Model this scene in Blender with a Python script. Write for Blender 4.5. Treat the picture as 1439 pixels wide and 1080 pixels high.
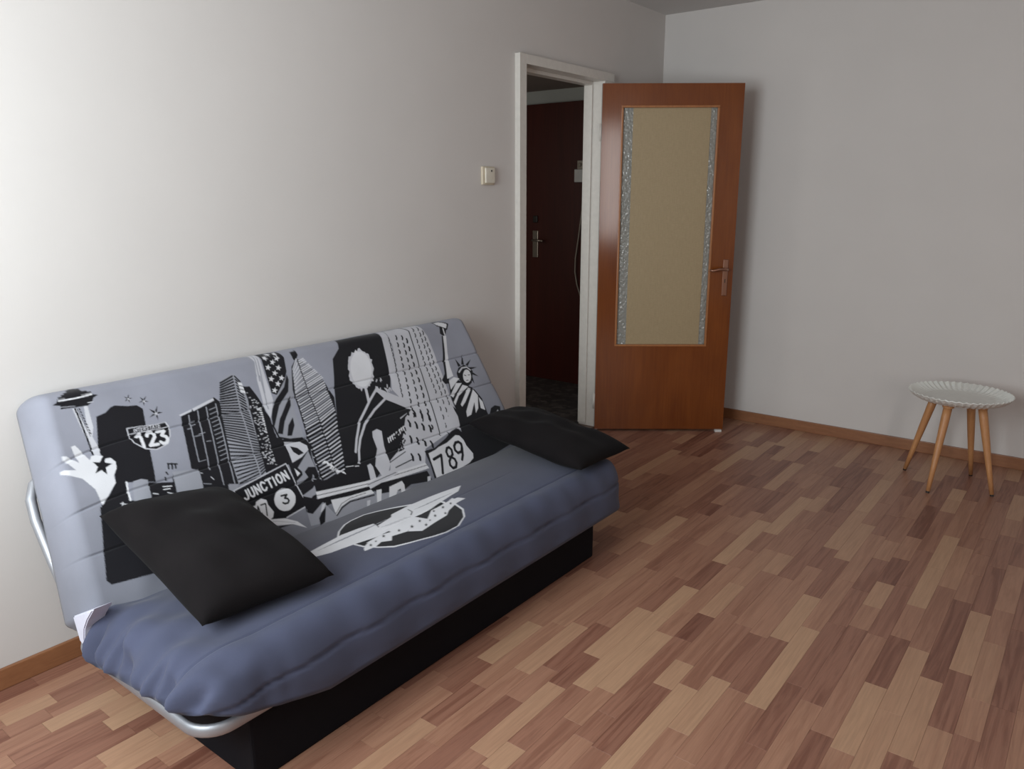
import bpy, bmesh, math, random
import numpy as np
from mathutils import Vector, Matrix

for o in list(bpy.data.objects):
    bpy.data.objects.remove(o, do_unlink=True)
scene = bpy.context.scene
COL = scene.collection
random.seed(11)
RNG = np.random.default_rng(7)

# ---------------------------------------------------------------- camera
CAM = (2.4096, -4.6731, 1.4089); YAW, PITCH, ROLL, FPX = 0.6578, 0.2412, -0.0014, 1087.39
cam_data = bpy.data.cameras.new('camera'); cam = bpy.data.objects.new('camera', cam_data); COL.objects.link(cam)
cy_, sy_, cp_, sp_ = math.cos(YAW), math.sin(YAW), math.cos(PITCH), math.sin(PITCH)
fwd = Vector((-sy_*cp_, cy_*cp_, -sp_)); rgt = Vector((cy_, sy_, 0)); upv = rgt.cross(fwd)
r2 = rgt*math.cos(ROLL) + upv*math.sin(ROLL); u2 = -rgt*math.sin(ROLL) + upv*math.cos(ROLL)
M = Matrix((r2, u2, -fwd)).transposed().to_4x4(); M.translation = CAM
cam.matrix_world = M
cam_data.sensor_width = 36; cam_data.lens = 36*FPX/1439; cam_data.clip_start = .05
scene.camera = cam

# ---------------------------------------------------------------- light and exposure
world = bpy.data.worlds.new('world'); scene.world = world; world.use_nodes = True
world.node_tree.nodes['Background'].inputs[0].default_value = (.75, .85, 1, 1)
world.node_tree.nodes['Background'].inputs[1].default_value = .8

def area_light(name, loc, rot, sx, sy, power, color):
    l = bpy.data.lights.new(name, 'AREA'); l.shape = 'RECTANGLE'; l.size = sx; l.size_y = sy
    l.energy = power; l.color = color
    o = bpy.data.objects.new(name, l); COL.objects.link(o); o.location = loc; o.rotation_euler = rot
    return o
WZ0, WZ1, WY = 0.80, 2.30, -5.02
WINS = [(.40, 1.70), (3.85, 4.40)]      # the two windows behind the camera
for (wa, wb), pw, lc in zip(WINS, (52, 16), ((.90, .975, 1), (1, .93, .89))):
    area_light('window_daylight', ((wa+wb)/2, WY+.03, (WZ0+WZ1)/2), (math.radians(90), 0, 0), wb-wa-.1, WZ1-WZ0-.1, pw, lc)
area_light('hall_fill', (-1.0, -2.5, 1.5), (math.radians(90), 0, 0), .8, 1.2, 5, (1, .97, .92))  # added fill lamp to brighten the hall
scene.view_settings.view_transform = 'Standard'; scene.view_settings.look = 'None'
scene.view_settings.gamma = 1; scene.view_settings.use_curve_mapping = False
scene.view_settings.exposure = 0.33

# ---------------------------------------------------------------- helpers
def tag(o, label=None, cat=None, group=None, kind=None):
    if label: o['label'] = label
    if cat: o['category'] = cat
    if group: o['group'] = group
    if kind: o['kind'] = kind
    return o
def empty(name, loc=(0, 0, 0), rz=0):
    o = bpy.data.objects.new(name, None); COL.objects.link(o); o.location = loc; o.rotation_euler = (0, 0, rz)
    o.empty_display_size = .1
    return o
def obj(name, bm, mat, parent=None, smooth=False):
    me = bpy.data.meshes.new(name); bm.normal_update(); bm.to_mesh(me); bm.free()
    if mat: me.materials.append(mat)
    if smooth: me.shade_smooth()
    o = bpy.data.objects.new(name, me); COL.objects.link(o)
    if parent: o.parent = parent
    return o
def bx(bm, x0, x1, y0, y1, z0, z1, bev=0, seg=2):
    r = bmesh.ops.create_cube(bm, size=1); vs = r['verts']
    for v in vs:
        v.co = Vector(((x0+x1)/2+v.co.x*(x1-x0), (y0+y1)/2+v.co.y*(y1-y0), (z0+z1)/2+v.co.z*(z1-z0)))
    if bev:
        es = {e for v in vs for e in v.link_edges}
        bmesh.ops.bevel(bm, geom=list(es), offset=bev, segments=seg, affect='EDGES', profile=.6)
    return bm
def box(x0, x1, y0, y1, z0, z1, bev=0, seg=2):
    return bx(bmesh.new(), x0, x1, y0, y1, z0, z1, bev, seg)
def tube(bm, pts, rad, n=12, closed=False, flat=1.0, cap=True):
    """tube along points; rad a number or a list; flat scales the section's second axis"""
    pts = [Vector(p) for p in pts]; N = len(pts); rings = []
    rr = rad if isinstance(rad, (list, tuple)) else [rad]*N
    for i, p in enumerate(pts):
        a = pts[(i-1) % N] if (closed or i > 0) else p; b = pts[(i+1) % N] if (closed or i < N-1) else p
        t = (b-a).normalized(); ref = Vector((0, 0, 1)) if abs(t.z) < .9 else Vector((0, 1, 0))
        s = t.cross(ref).normalized(); w = s.cross(t)
        rings.append([bm.verts.new(p+s*math.cos(2*math.pi*k/n)*rr[i]*flat+w*math.sin(2*math.pi*k/n)*rr[i]) for k in range(n)])
    for i in range(N if closed else N-1):
        A, B = rings[i], rings[(i+1) % N]
        for k in range(n): bm.faces.new((A[k], A[(k+1) % n], B[(k+1) % n], B[k]))
    if cap and not closed:
        bm.faces.new(list(reversed(rings[0]))); bm.faces.new(rings[-1])
    bmesh.ops.recalc_face_normals(bm, faces=bm.faces)
    return bm
def lathe(bm, prof, n=48, c=(0, 0, 0)):
    rings = []
    for r, z in prof:
        rings.append([bm.verts.new((c[0]+r*math.cos(2*math.pi*k/n), c[1]+r*math.sin(2*math.pi*k/n), c[2]+z)) for k in range(n)] if r > 1e-6 else [bm.verts.new((c[0], c[1], c[2]+z))])
    for A, B in zip(rings, rings[1:]):
        for k in range(n):
            if len(A) == 1 and len(B) == 1: continue
            if len(A) == 1: bm.faces.new((A[0], B[k], B[(k+1) % n]))
            elif len(B) == 1: bm.faces.new((A[k], A[(k+1) % n], B[0]))
            else: bm.faces.new((A[k], A[(k+1) % n], B[(k+1) % n], B[k]))
    bmesh.ops.recalc_face_normals(bm, faces=bm.faces)
    return bm

class NT:
    def __init__(s, name):
        s.m = bpy.data.materials.new(name); s.m.use_nodes = True; s.t = s.m.node_tree
        s.b = s.t.nodes['Principled BSDF']
    def n(s, kind, **kw):
        nd = s.t.nodes.new(kind)
        for k, v in kw.items():
            if k[0] == '_': setattr(nd, k[1:], v)
            else: nd.inputs[k.replace('_', ' ')].default_value = v
        return nd
    def l(s, a, b): s.t.links.new(a, b)
    def coord(s, kind='Object', scale=(1, 1, 1), rot=(0, 0, 0)):
        tc = s.n('ShaderNodeTexCoord'); mp = s.n('ShaderNodeMapping'); mp.inputs['Scale'].default_value = scale; mp.inputs['Rotation'].default_value = rot
        s.l(tc.outputs[kind], mp.inputs['Vector']); return mp.outputs[0]
    def noise(s, vec, scale, detail=3, rough=.5, dist=0):
        nd = s.n('ShaderNodeTexNoise'); nd.inputs['Scale'].default_value = scale; nd.inputs['Detail'].default_value = detail
        nd.inputs['Roughness'].default_value = rough; nd.inputs['Distortion'].default_value = dist
        s.l(vec, nd.inputs['Vector']); return nd.outputs['Fac']
    def ramp(s, fac, stops):
        r = s.n('ShaderNodeValToRGB'); e = r.color_ramp.elements
        e[0].position, e[0].color = stops[0][0], (*stops[0][1], 1); e[1].position, e[1].color = stops[-1][0], (*stops[-1][1], 1)
        for p, c in stops[1:-1]:
            q = e.new(p); q.color = (*c, 1)
        s.l(fac, r.inputs[0]); return r.outputs[0]
    def mix(s, fac, a, b, mode='MIX'):
        m = s.n('ShaderNodeMix', _data_type='RGBA', _blend_type=mode)
        if isinstance(fac, float): m.inputs[0].default_value = fac
        else: s.l(fac, m.inputs[0])
        for k, v in ((6, a), (7, b)):
            if isinstance(v, tuple): m.inputs[k].default_value = (*v, 1)
            else: s.l(v, m.inputs[k])
        return m.outputs[2]
    def bump(s, h, strength=.2, dist=.002):
        b = s.n('ShaderNodeBump'); b.inputs['Strength'].default_value = strength; b.inputs['Distance'].default_value = dist
        s.l(h, b.inputs['Height']); s.l(b.outputs[0], s.b.inputs['Normal'])
    def set(s, **kw):
        for k, v in kw.items():
            i = s.b.inputs[k.replace('_', ' ')]
            if isinstance(v, tuple) and len(v) == 3: v = (*v, 1)
            if hasattr(v, 'links') or hasattr(v, 'is_output'): s.l(v, i)
            else: i.default_value = v
        return s.m

def mat_plaster(name, col, amt=.03):
    t = NT(name); v = t.coord(); a = t.noise(v, 3, 4); c = t.ramp(a, [(.3, tuple(x*(1-amt) for x in col)), (.7, col)])
    v2 = t.coord(scale=(160, 160, 25)); t.bump(t.noise(v2, 1, 3), .12, .001)
    return t.set(Base_Color=c, Roughness=.85, Specular_IOR_Level=.2)
def mat_plain(name, col, rough=.5, metal=0, bumpy=0, bs=300, spec=.5):
    t = NT(name); v = t.coord(); a = t.noise(v, 40, 3)
    c = t.ramp(a, [(.3, tuple(x*.93 for x in col)), (.7, col)])
    if bumpy: t.bump(t.noise(v, bs, 3), bumpy, .001)
    return t.set(Base_Color=c, Roughness=rough, Metallic=metal, Specular_IOR_Level=spec)
def mat_wood(name, c1, c2, rough=.35, scale=(18, 18, 1.2), bumpy=.05, coat=0):
    t = NT(name); v = t.coord(scale=scale); a = t.noise(v, 1.6, 5, .6, 1.2)
    b = t.noise(t.coord(scale=(scale[0]*8, scale[1]*8, scale[2]*2)), 1.5, 3)
    c = t.ramp(a, [(.25, c1), (.5, tuple((p+q)/2 for p, q in zip(c1, c2))), (.75, c2)])
    c = t.mix(.25, c, t.ramp(b, [(.35, c1), (.65, c2)]))
    t.bump(b, bumpy, .001)
    return t.set(Base_Color=c, Roughness=rough, Coat_Weight=coat, Coat_Roughness=.2)

M_WALL = mat_plaster('wall_paint', (.64, .61, .588))
M_CEIL = mat_plaster('ceiling_paint', (.66, .64, .625))
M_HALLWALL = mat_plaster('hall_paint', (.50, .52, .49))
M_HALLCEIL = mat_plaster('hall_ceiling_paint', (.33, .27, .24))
M_TRIMW = mat_plain('white_gloss_paint', (.66, .63, .585), .35, bumpy=.1, bs=60)
M_SKIRT = mat_wood('skirting_wood', (.22, .088, .038), (.31, .135, .06), .45, scale=(3, 3, 30))
M_BLACKBOX = mat_plain('black_upholstery', (.006, .006, .0085), .8, bumpy=.3, bs=500, spec=.15)
M_SILVER = mat_plain('silver_steel', (.40, .41, .44), .5, .7)
M_LILAC = mat_plain('white_hinge_fabric', (.62, .62, .72), .6)
M_IVORY = mat_plain('ivory_plastic', (.62, .54, .41), .35)
M_IVORY2 = mat_plain('ivory_plastic_light', (.70, .65, .55), .3)
M_DARK = mat_plain('dark_plastic', (.03, .025, .02), .4)
M_TRAY = mat_plain('white_lacquered_tray', (.74, .74, .70), .3)
M_LEG = mat_wood('beech_wood', (.42, .19, .075), (.56, .28, .12), .45, scale=(30, 30, 2))
M_FOOT = mat_plain('black_foot_cap', (.02, .015, .012), .5)
M_REDDOOR = mat_wood('mahogany_stained_door', (.050, .008, .005), (.085, .014, .008), .35, scale=(14, 14, .8))
M_BRONZE = mat_plain('bronze_lock_plate', (.36, .20, .14), .28, .9)
M_CHROME = mat_plain('tarnished_steel', (.42, .36, .30), .3, .9)
M_BEAD = mat_wood('beading_wood', (.27, .10, .035), (.40, .16, .05), .35, scale=(18, 18, 3))
M_WHITE = mat_plain('white_plastic', (.72, .72, .70), .4)
M_CABLE = mat_plain('white_cable', (.45, .40, .33), .5)

# printed pattern of the sofa fabric: (colour, stroke width mm or 0 for a filled shape, points in mm on the cloth)

def mat_door():
    t = NT('orange_brown_door_veneer')
    v = t.coord(scale=(5, 5, .9)); a = t.noise(v, 1.3, 5, .55, 1.5)
    g = t.noise(t.coord(scale=(90, 90, 3)), 1.2, 4)
    c = t.ramp(a, [(.25, (.135, .031, .0045)), (.5, (.172, .043, .0065)), (.75, (.215, .058, .0095))])
    c = t.mix(.3, c, t.ramp(g, [(.35, (.11, .027, .005)), (.65, (.20, .056, .010))]))
    w = t.noise(t.coord(scale=(10, 10, 3.5)), 2.2, 3)
    t.bump(w, .22, .004)
    return t.set(Base_Color=c, Roughness=.5, Specular_IOR_Level=.08, Coat_Weight=.75, Coat_Roughness=.13, Coat_IOR=1.55)
M_DOOR = mat_door()
def mat_glass():
    t = NT('hammered_glass')
    v = t.coord(scale=(1, 1, .8)); vo = t.n('ShaderNodeTexVoronoi', _feature='SMOOTH_F1'); vo.inputs['Scale'].default_value = 75; t.l(v, vo.inputs['Vector'])
    t.bump(vo.outputs['Distance'], .9, .006)
    return t.set(Base_Color=(.36, .36, .33), Roughness=.12, Transmission_Weight=.25, IOR=1.5)
M_GLASS = mat_glass()
def mat_paper():
    t = NT('beige_woven_panel')
    a = t.noise(t.coord(scale=(60, 60, 260)), 1, 3); b = t.noise(t.coord(scale=(220, 220, 20)), 1, 3)
    c = t.mix(.5, t.ramp(a, [(.3, (.31, .235, .13)), (.7, (.38, .29, .17))]), t.ramp(b, [(.3, (.31, .235, .13)), (.7, (.39, .295, .175))]))
    return t.set(Base_Color=c, Roughness=.5)
M_PAPER = mat_paper()
def mat_terrazzo():
    t = NT('dark_mosaic_floor'); v = t.coord()
    vo = t.n('ShaderNodeTexVoronoi'); vo.inputs['Scale'].default_value = 28; t.l(v, vo.inputs['Vector'])
    sp = t.n('ShaderNodeSeparateColor'); t.l(vo.outputs['Color'], sp.inputs[0])
    c = t.ramp(sp.outputs[0], [(.0, (.03, .03, .032)), (.6, (.06, .06, .06)), (1, (.16, .15, .14))])
    return t.set(Base_Color=c, Roughness=.35)
M_TERR = mat_terrazzo()
def mat_strip(attr):
    """laminate strip: tone from the object's colour (or a face attribute on the joined far strips)"""
    t = NT('laminate_strip' if not attr else 'laminate_strip_far')
    geo = t.n('ShaderNodeNewGeometry')
    if attr:
        ca = t.n('ShaderNodeAttribute', _attribute_name='tone'); tone = ca.outputs['Color']
        sp = t.n('ShaderNodeSeparateColor'); t.l(tone, sp.inputs[0]); tv, rnd = sp.outputs[0], sp.outputs[1]
    else:
        oi = t.n('ShaderNodeObjectInfo'); sp = t.n('ShaderNodeSeparateColor'); t.l(oi.outputs['Color'], sp.inputs[0]); tv, rnd = sp.outputs[0], sp.outputs[1]
    off = t.n('ShaderNodeMath', _operation='MULTIPLY'); off.inputs[1].default_value = 37.0; t.l(rnd, off.inputs[0])
    cb = t.n('ShaderNodeCombineXYZ'); t.l(off.outputs[0], cb.inputs[0]); t.l(off.outputs[0], cb.inputs[1])
    add = t.n('ShaderNodeVectorMath', _operation='ADD'); t.l(geo.outputs['Position'], add.inputs[0]); t.l(cb.outputs[0], add.inputs[1])
    def mp(sc):
        m = t.n('ShaderNodeMapping'); m.inputs['Scale'].default_value = sc; t.l(add.outputs[0], m.inputs['Vector']); return m.outputs[0]
    g1 = t.noise(mp((30, 1.6, 1)), 1, 4, .6, 1.6)
    g2 = t.noise(mp((170, 7, 1)), 1, 3, .6)
    base = t.ramp(tv, [(0, (.215, .092, .062)), (.35, (.295, .140, .093)), (.65, (.378, .199, .128)), (1, (.46, .280, .172))])
    dark = t.mix(1.0, base, (.66, .56, .54), 'MULTIPLY')
    k = t.ramp(g1, [(.46, (0, 0, 0)), (.60, (1, 1, 1))])
    inv = t.n('ShaderNodeMath', _operation='SUBTRACT'); inv.inputs[0].default_value = 1.05; t.l(tv, inv.inputs[1])
    kk = t.n('ShaderNodeMath', _operation='MULTIPLY'); t.l(k, kk.inputs[0]); t.l(inv.outputs[0], kk.inputs[1])
    c = t.mix(kk.outputs[0], base, dark)
    k2 = t.ramp(g2, [(.35, (.86, .86, .86)), (.62, (1.04, 1.04, 1.04))])
    c = t.mix(.8, c, t.mix(1.0, c, k2, 'MULTIPLY'))
    return t.set(Base_Color=c, Roughness=.42, Specular_IOR_Level=.45)
M_STRIP, M_STRIPF = mat_strip(False), mat_strip(True)

def mat_print(name, rough=.9):
    t = NT(name); ca = t.n('ShaderNodeAttribute', _attribute_name='print'); v = t.coord()
    a = t.noise(v, 9, 4); c = t.mix(1.0, ca.outputs['Color'], t.ramp(a, [(.3, (.93, .93, .93)), (.7, (1.03, 1.03, 1.03))]), 'MULTIPLY')
    t.bump(t.noise(v, 420, 2), .25, .001)
    return t.set(Base_Color=c, Roughness=rough, Specular_IOR_Level=.15, Sheen_Weight=.1, Sheen_Roughness=.5)
M_PRINT = mat_print('printed_microfibre')
def mat_black_cloth():
    t = NT('black_cushion_cloth'); v = t.coord(); a = t.noise(v, 6, 3)
    c = t.ramp(a, [(.3, (.0065, .0055, .006)), (.7, (.0095, .008, .0085))]); t.bump(t.noise(v, 500, 2), .3, .001)
    return t.set(Base_Color=c, Roughness=.95, Specular_IOR_Level=.1, Sheen_Weight=.02)
M_CUSH = mat_black_cloth()

# ================================================================ the room
H = 2.477; XR = 5.3
OY0, OY1, OZ = -1.472, -.745, 2.018      # door opening in the left wall
HX, HY, HZ = -1.9, .21, 2.14            # hall extents
def struct(name, bm, mat, label, cat, parent=None):
    o = obj(name, bm, mat, parent); tag(o, label, cat, kind='structure'); return o
b = bmesh.new()
bx(b, -.1, 0, WY-.15, OY0-.03, -.1, H); bx(b, -.1, 0, OY1+.03, .2, -.1, H); bx(b, -.1, 0, OY0-.03, OY1+.03, OZ+.02, H)
struct('wall_left', b, M_WALL, 'long white wall behind the sofa bed with the open doorway', 'wall')
struct('wall_back', box(-.1, XR, 0, .1, -.1, H), M_WALL, 'white end wall behind the open door and the tray stool', 'wall')
struct('wall_right', box(XR, XR+.1, WY-.15, .1, -.1, H), M_WALL, 'white wall on the right outside the picture', 'wall')
b = bmesh.new()
xs_ = [0]+[v for w in WINS for v in w]+[XR]
bx(b, 0, XR, WY-.15, WY, -.1, WZ0); bx(b, 0, XR, WY-.15, WY, WZ1, H)
for k in range(0, len(xs_), 2): bx(b, xs_[k], xs_[k+1], WY-.15, WY, WZ0, WZ1)
struct('wall_front', b, M_WALL, 'white window wall behind the photographer', 'wall')
struct('ceiling', box(-.1, XR+.1, WY-.15, .1, H, H+.1), M_CEIL, 'plain off-white ceiling', 'ceiling')
for k, (wa, wb) in enumerate(WINS):
    win = empty('window_%d' % (k+1), ((wa+wb)/2, WY-.08, WZ0)); tag(win, ('wide' if k == 0 else 'narrow')+' white framed window behind the photographer', 'window', kind='structure')
    b = bmesh.new(); w2 = (wb-wa)/2; hh = WZ1-WZ0
    for x0, x1, z0, z1 in ((-w2, w2, 0, .06), (-w2, w2, hh-.06, hh), (-w2, -w2+.06, .06, hh-.06), (w2-.06, w2, .06, hh-.06)):
        bx(b, x0, x1, -.03, .03, z0, z1)
    obj('window_frame', b, M_TRIMW, win)

# floor: a slab with every laminate strip laid on it
floor = empty('floor'); tag(floor, 'laminate floor of short reddish and pale beech strips', 'floor', kind='structure')
obj('floor_slab', box(0, XR, WY, 0, -.1, -.0082), mat_plain('underlay', (.06, .035, .025), .9), floor)
PITCHX, OFFX = .0622, 1.504
lens_ = (.175, .21, .25, .30, .36, .42, .50, .60)
strip_mesh = {}
for L_ in lens_:
    bm = box(-PITCHX/2+.00015, PITCHX/2-.00015, .0003, L_-.0003, -.008, 0)
    top = [e for e in bm.edges if all(v.co.z > -.001 for v in e.verts)]
    bmesh.ops.bevel(bm, geom=top, offset=.0003, segments=1, affect='EDGES')
    me = bpy.data.meshes.new('floor_strip'); bm.to_mesh(me); bm.free(); me.materials.append(M_STRIP); strip_mesh[L_] = me
def cam_px(P):
    d = Vector(P)-Vector(CAM); z = d.dot(fwd)
    if z < .1: return None
    return 719.5+FPX*d.dot(r2)/z, 540-FPX*d.dot(u2)/z, z
# strips read off the photograph: (x of one side, y of near end, length, tone)
KNOWN = [(1.784,-2.74,0.505,0.95),(1.722,-2.361,0.347,0.92),(2.033,-2.782,0.349,0.92),(2.095,-2.537,0.389,0.85),(2.033,-2.429,0.316,0.2),(2.157,-2.299,0.574,0.12),(1.722,-2.012,0.365,0.3),(1.908,-2.628,0.494,0.3),(1.846,-2.9,0.327,0.25),(2.219,-2.532,0.309,0.3),(2.219,-2.728,0.189,0.75),(2.344,-2.628,0.3,0.35),(2.219,-2.206,0.43,0.85),(1.846,-1.861,0.306,0.35),(1.535,-1.933,0.197,0.8),(2.157,-1.473,0.214,0.5),(2.281,-2.325,0.36,0.75),(1.473,-2.552,0.175,0.05),(1.286,-2.811,0.342,0.92),(1.411,-2.936,0.378,0.95),(1.038,-3.038,0.269,0.92),(1.224,-2.947,0.31,0.3),(1.349,-3.283,0.315,0.4),(1.535,-3.162,0.325,0.25),(1.162,-3.01,0.328,0.85),(1.349,-3.389,0.1,0.9),(1.535,-2.818,0.15,0.9),(1.659,-2.971,0.291,0.9),(1.473,-2.367,0.275,0.85),(1.473,-3.149,0.122,0.4),(0.975,-2.329,0.182,0.2),(1.286,-2.461,0.282,0.3),(0.291,-4.006,0.194,0.92),(0.167,-3.938,0.136,0.35),(0.167,-4.07,0.124,0.88),(0.229,-4.082,0.107,0.45),(0.353,-4.114,0.235,0.4),(0.54,-3.976,0.139,0.85),(1.1,-1.564,0.152,0.1),(1.162,-1.103,0.503,0.2),(0.975,-0.717,0.387,0.85),(1.286,-1.39,0.304,0.2),(1.224,-1.082,0.47,0.85),(1.473,-1.231,0.201,0.85),(0.789,-0.65,0.138,0.1),(1.038,-1.987,0.338,0.85),(0.789,-1.763,0.225,0.2),(0.602,-0.807,0.169,0.1),(1.473,-0.845,0.427,0.2),(1.659,-1.57,0.476,0.85)]
strips = []
i0 = int(math.floor((0-OFFX)/PITCHX)); i1 = int(math.ceil((XR-OFFX)/PITCHX))
for i in range(i0, i1):
    xc = OFFX+PITCHX*(i+.5)
    if xc < -PITCHX/2 or xc > XR: continue
    fixed = sorted((y, L_, tn) for (x, y, L_, tn) in KNOWN if abs(x-xc) < PITCHX*.5)
    y = WY-random.random()*.3; segs = []
    prev = .5
    while y < 0:
        if fixed and y > fixed[0][0]-.16:
            fy, fl, ft = fixed.pop(0)
            if segs: segs[-1][1] = fy-segs[-1][0]
            segs.append([fy, fl, ft]); y = fy+fl; prev = ft; continue
        L_ = random.choice(lens_+lens_[2:7])
        tn = random.choice((.1, .2, .28, .34, .38, .42, .46, .5, .52, .55, .6, .64, .66, .72, .85, .95))
        segs.append([y, L_, tn]); y += L_; prev = tn
    for y, L_, tn in segs:
        strips.append((xc, y, L_, tn))
vis = []; rest = []
for s in strips:
    p = cam_px((s[0], s[1]+s[2]/2, 0)); ok = False
    if p:
        hidden = s[0] < .90 and -3.74 < s[1]+s[2]/2 < -1.6
        ok = -15 < p[0] < 1455 and p[1] < 1110 and not hidden and s[1] > -4.9
    full = s[1] >= WY and s[1]+s[2] <= 0 and 0 < s[0]-PITCHX/2 and s[0]+PITCHX/2 < XR
    (vis if ok and full else rest).append((p[2] if p else 99, s))
vis.sort(key=lambda a: a[0])
rest += vis[300:]; vis = vis[:300]
for _, (xc, y, L_, tn) in vis:
    near = min(lens_, key=lambda a: abs(a-L_))
    o = bpy.data.objects.new('floor_strip', strip_mesh[near]); COL.objects.link(o)
    o.location = (xc, y, 0); o.scale = (1, L_/near, 1); o.color = (tn, random.random(), 0, 1); o.parent = floor
bm = bmesh.new(); cl = bm.loops.layers.float_color.new('tone')
for _, (xc, y, L_, tn) in rest:
    x0, x1 = max(xc-PITCHX/2+.00015, 0), min(xc+PITCHX/2-.00015, XR); y0, y1 = max(y+.0003, WY), min(y+L_-.0003, 0)
    if x1-x0 < .002 or y1-y0 < .002: continue
    nf = len(bm.faces); bx(bm, x0, x1, y0, y1, -.008, 0); bm.faces.ensure_lookup_table(); rv = random.random()
    for f in bm.faces[nf:]:
        for lp in f.loops: lp[cl] = (tn, rv, 0, 1)
fo = obj('floor_strips', bm, M_STRIPF, floor); tag(fo, kind='stuff')

# skirting
def skirt(name, bm, label): return struct(name, bm, M_SKIRT, label, 'baseboard')
b = bmesh.new(); bx(b, 0, .014, WY, OY0-.055, 0, .064, .003)
skirt('baseboard_left', b, 'brown wooden skirting along the white wall beside the sofa bed')
b = bmesh.new(); bx(b, .0, XR, -.014, 0, 0, .064, .003)
skirt('baseboard_back', b, 'brown wooden skirting along the end wall behind the tray stool')

# door surround
b = bmesh.new()
bx(b, -.1, .03, OY0-.055, OY0, 0, OZ+.045, .002)
bx(b, -.1, .03, OY0, OY1+.10, OZ, OZ+.045, .002)
bx(b, -.1, .03, OY1, OY1+.10, 0, OZ, .002)
tr = struct('trim_1', b, M_TRIMW, 'white painted door frame around the open doorway', 'door frame')
b = bmesh.new()
bx(b, -.1, -.045, OY0, OY0+.012, 0, OZ, .002); bx(b, -.1, -.045, OY0+.012, OY1-.012, OZ-.018, OZ, .002); bx(b, -.1, -.045, OY1-.012, OY1, .03, OZ, .002)
obj('door_stop_bead', b, M_TRIMW, tr)
b = bmesh.new(); bx(b, -.1, .02, OY0, OY1, -.01, .018, .004)
struct('trim_2', b, mat_wood('worn_threshold_wood', (.07, .045, .035), (.20, .14, .11), .5), 'worn dark threshold strip on the floor of the doorway', 'threshold')

# hall beyond the doorway
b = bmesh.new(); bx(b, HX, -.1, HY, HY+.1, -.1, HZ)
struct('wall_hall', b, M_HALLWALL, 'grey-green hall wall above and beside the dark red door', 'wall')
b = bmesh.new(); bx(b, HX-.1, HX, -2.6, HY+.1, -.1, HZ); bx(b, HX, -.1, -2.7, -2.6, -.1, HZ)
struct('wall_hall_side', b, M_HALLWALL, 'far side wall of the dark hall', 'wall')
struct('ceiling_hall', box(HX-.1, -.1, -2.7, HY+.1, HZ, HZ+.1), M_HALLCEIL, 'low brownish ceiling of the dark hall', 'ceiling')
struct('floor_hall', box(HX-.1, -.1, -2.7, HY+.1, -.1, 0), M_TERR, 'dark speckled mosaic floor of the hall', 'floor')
d2 = empty('door_2', (-1.0, HY-.02, 0)); tag(d2, 'dark mahogany red entrance door at the end of the hall', 'door', kind='structure')
obj('door_leaf', box(-.45, .55, -.02, .02, 0, 2.045, .003), M_REDDOOR, d2)
b = bmesh.new(); bx(b, -.125, -.075, -.03, -.0205, .94, 1.14, .004)
pl_ = obj('lock_plate', b, M_CHROME, d2)
b = bmesh.new(); tube(b, [(-.10, -.03, 1.07), (-.10, -.07, 1.07), (-.06, -.075, 1.07), (.0, -.072, 1.068)], .008)
obj('lever_handle', b, M_CHROME, pl_, True)
b = bmesh.new(); bx(b, -.12, -.08, -.034, -.0205, 1.20, 1.25, .004); obj('upper_lock', b, M_DARK, d2)

# intercom with hanging cable on the hall wall by the jamb
ic = empty('intercom', (-.13, -.44, 0)); tag(ic, 'small white box with a hanging cable mounted on the dark red hall door', 'intercom')
ic.location = (-.705, HY-.042, 0)

# ================================================================ the open glazed door
DW, DT = .782, .04
D0 = Vector((.036, -.778, 0)); ANG = .925      # hinge edge and how far the leaf stands open
door = empty('door_1', D0, math.pi/2-ANG)
tag(door, 'open orange-brown wooden door with tall beige glazed panel', 'door', kind='structure')
# local x runs along the leaf from the hinge, -y faces the room
Z0, Z1 = .014, 2.0; GX0, GX1, GZ0, GZ1 = .107, .652, .527, 1.885
b = bmesh.new()
bx(b, 0, GX0, 0, DT, Z0, Z1); bx(b, GX1, DW, 0, DT, Z0, Z1); bx(b, GX0, GX1, 0, DT, Z0, GZ0); bx(b, GX0, GX1, 0, DT, GZ1, Z1)
bmesh.ops.remove_doubles(b, verts=b.verts, dist=1e-5)
obj('door_leaf', b, M_DOOR, door)
b = bmesh.new(); q = .012
bx(b, GX0, GX1, -.004, .014, GZ0, GZ0+q, .003); bx(b, GX0, GX1, -.004, .014, GZ1-q, GZ1, .003)
bx(b, GX0, GX0+q, -.004, .014, GZ0+q, GZ1-q, .003); bx(b, GX1-q, GX1, -.004, .014, GZ0+q, GZ1-q, .003)
obj('glazing_bead', b, M_BEAD, door)
obj('glass_pane', box(GX0+.002, GX1-.002, .017, .022, GZ0+.002, GZ1-.002), M_GLASS, door)
ps = obj('beige_panel', box(GX0+.068, GX1-.045, .0135, .0165, GZ0+.012, GZ1-.012), M_PAPER, door)
ps['label'] = 'beige woven sheet covering the middle of the pane'
b = bmesh.new(); bx(b, .722, .752, -.007, -.0005, .83, 1.04, .003)
lp = obj('lock_plate', b, M_BRONZE, door)
b = bmesh.new(); tube(b, [(.737, -.005, .985), (.737, -.045, .985), (.728, -.052, .985), (.69, -.053, .987), (.655, -.05, .978), (.635, -.047, .982)], [.009, .009, .009, .008, .0075, .006])
obj('lever_handle', b, M_BRONZE, lp, True)
b = bmesh.new(); bx(b, .7345, .7395, -.0078, -.0068, .905, .925); lathe(b, [(0, 0), (.004, 0), (.004, .001), (0, .001)], 10, (.737, -.007, .925)); obj('keyhole', b, M_DARK, lp)
b = bmesh.new(); bx(b, DW, DW+.0015, .01, .03, .82, 1.05); obj('lock_faceplate', b, M_CHROME, door)
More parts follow.
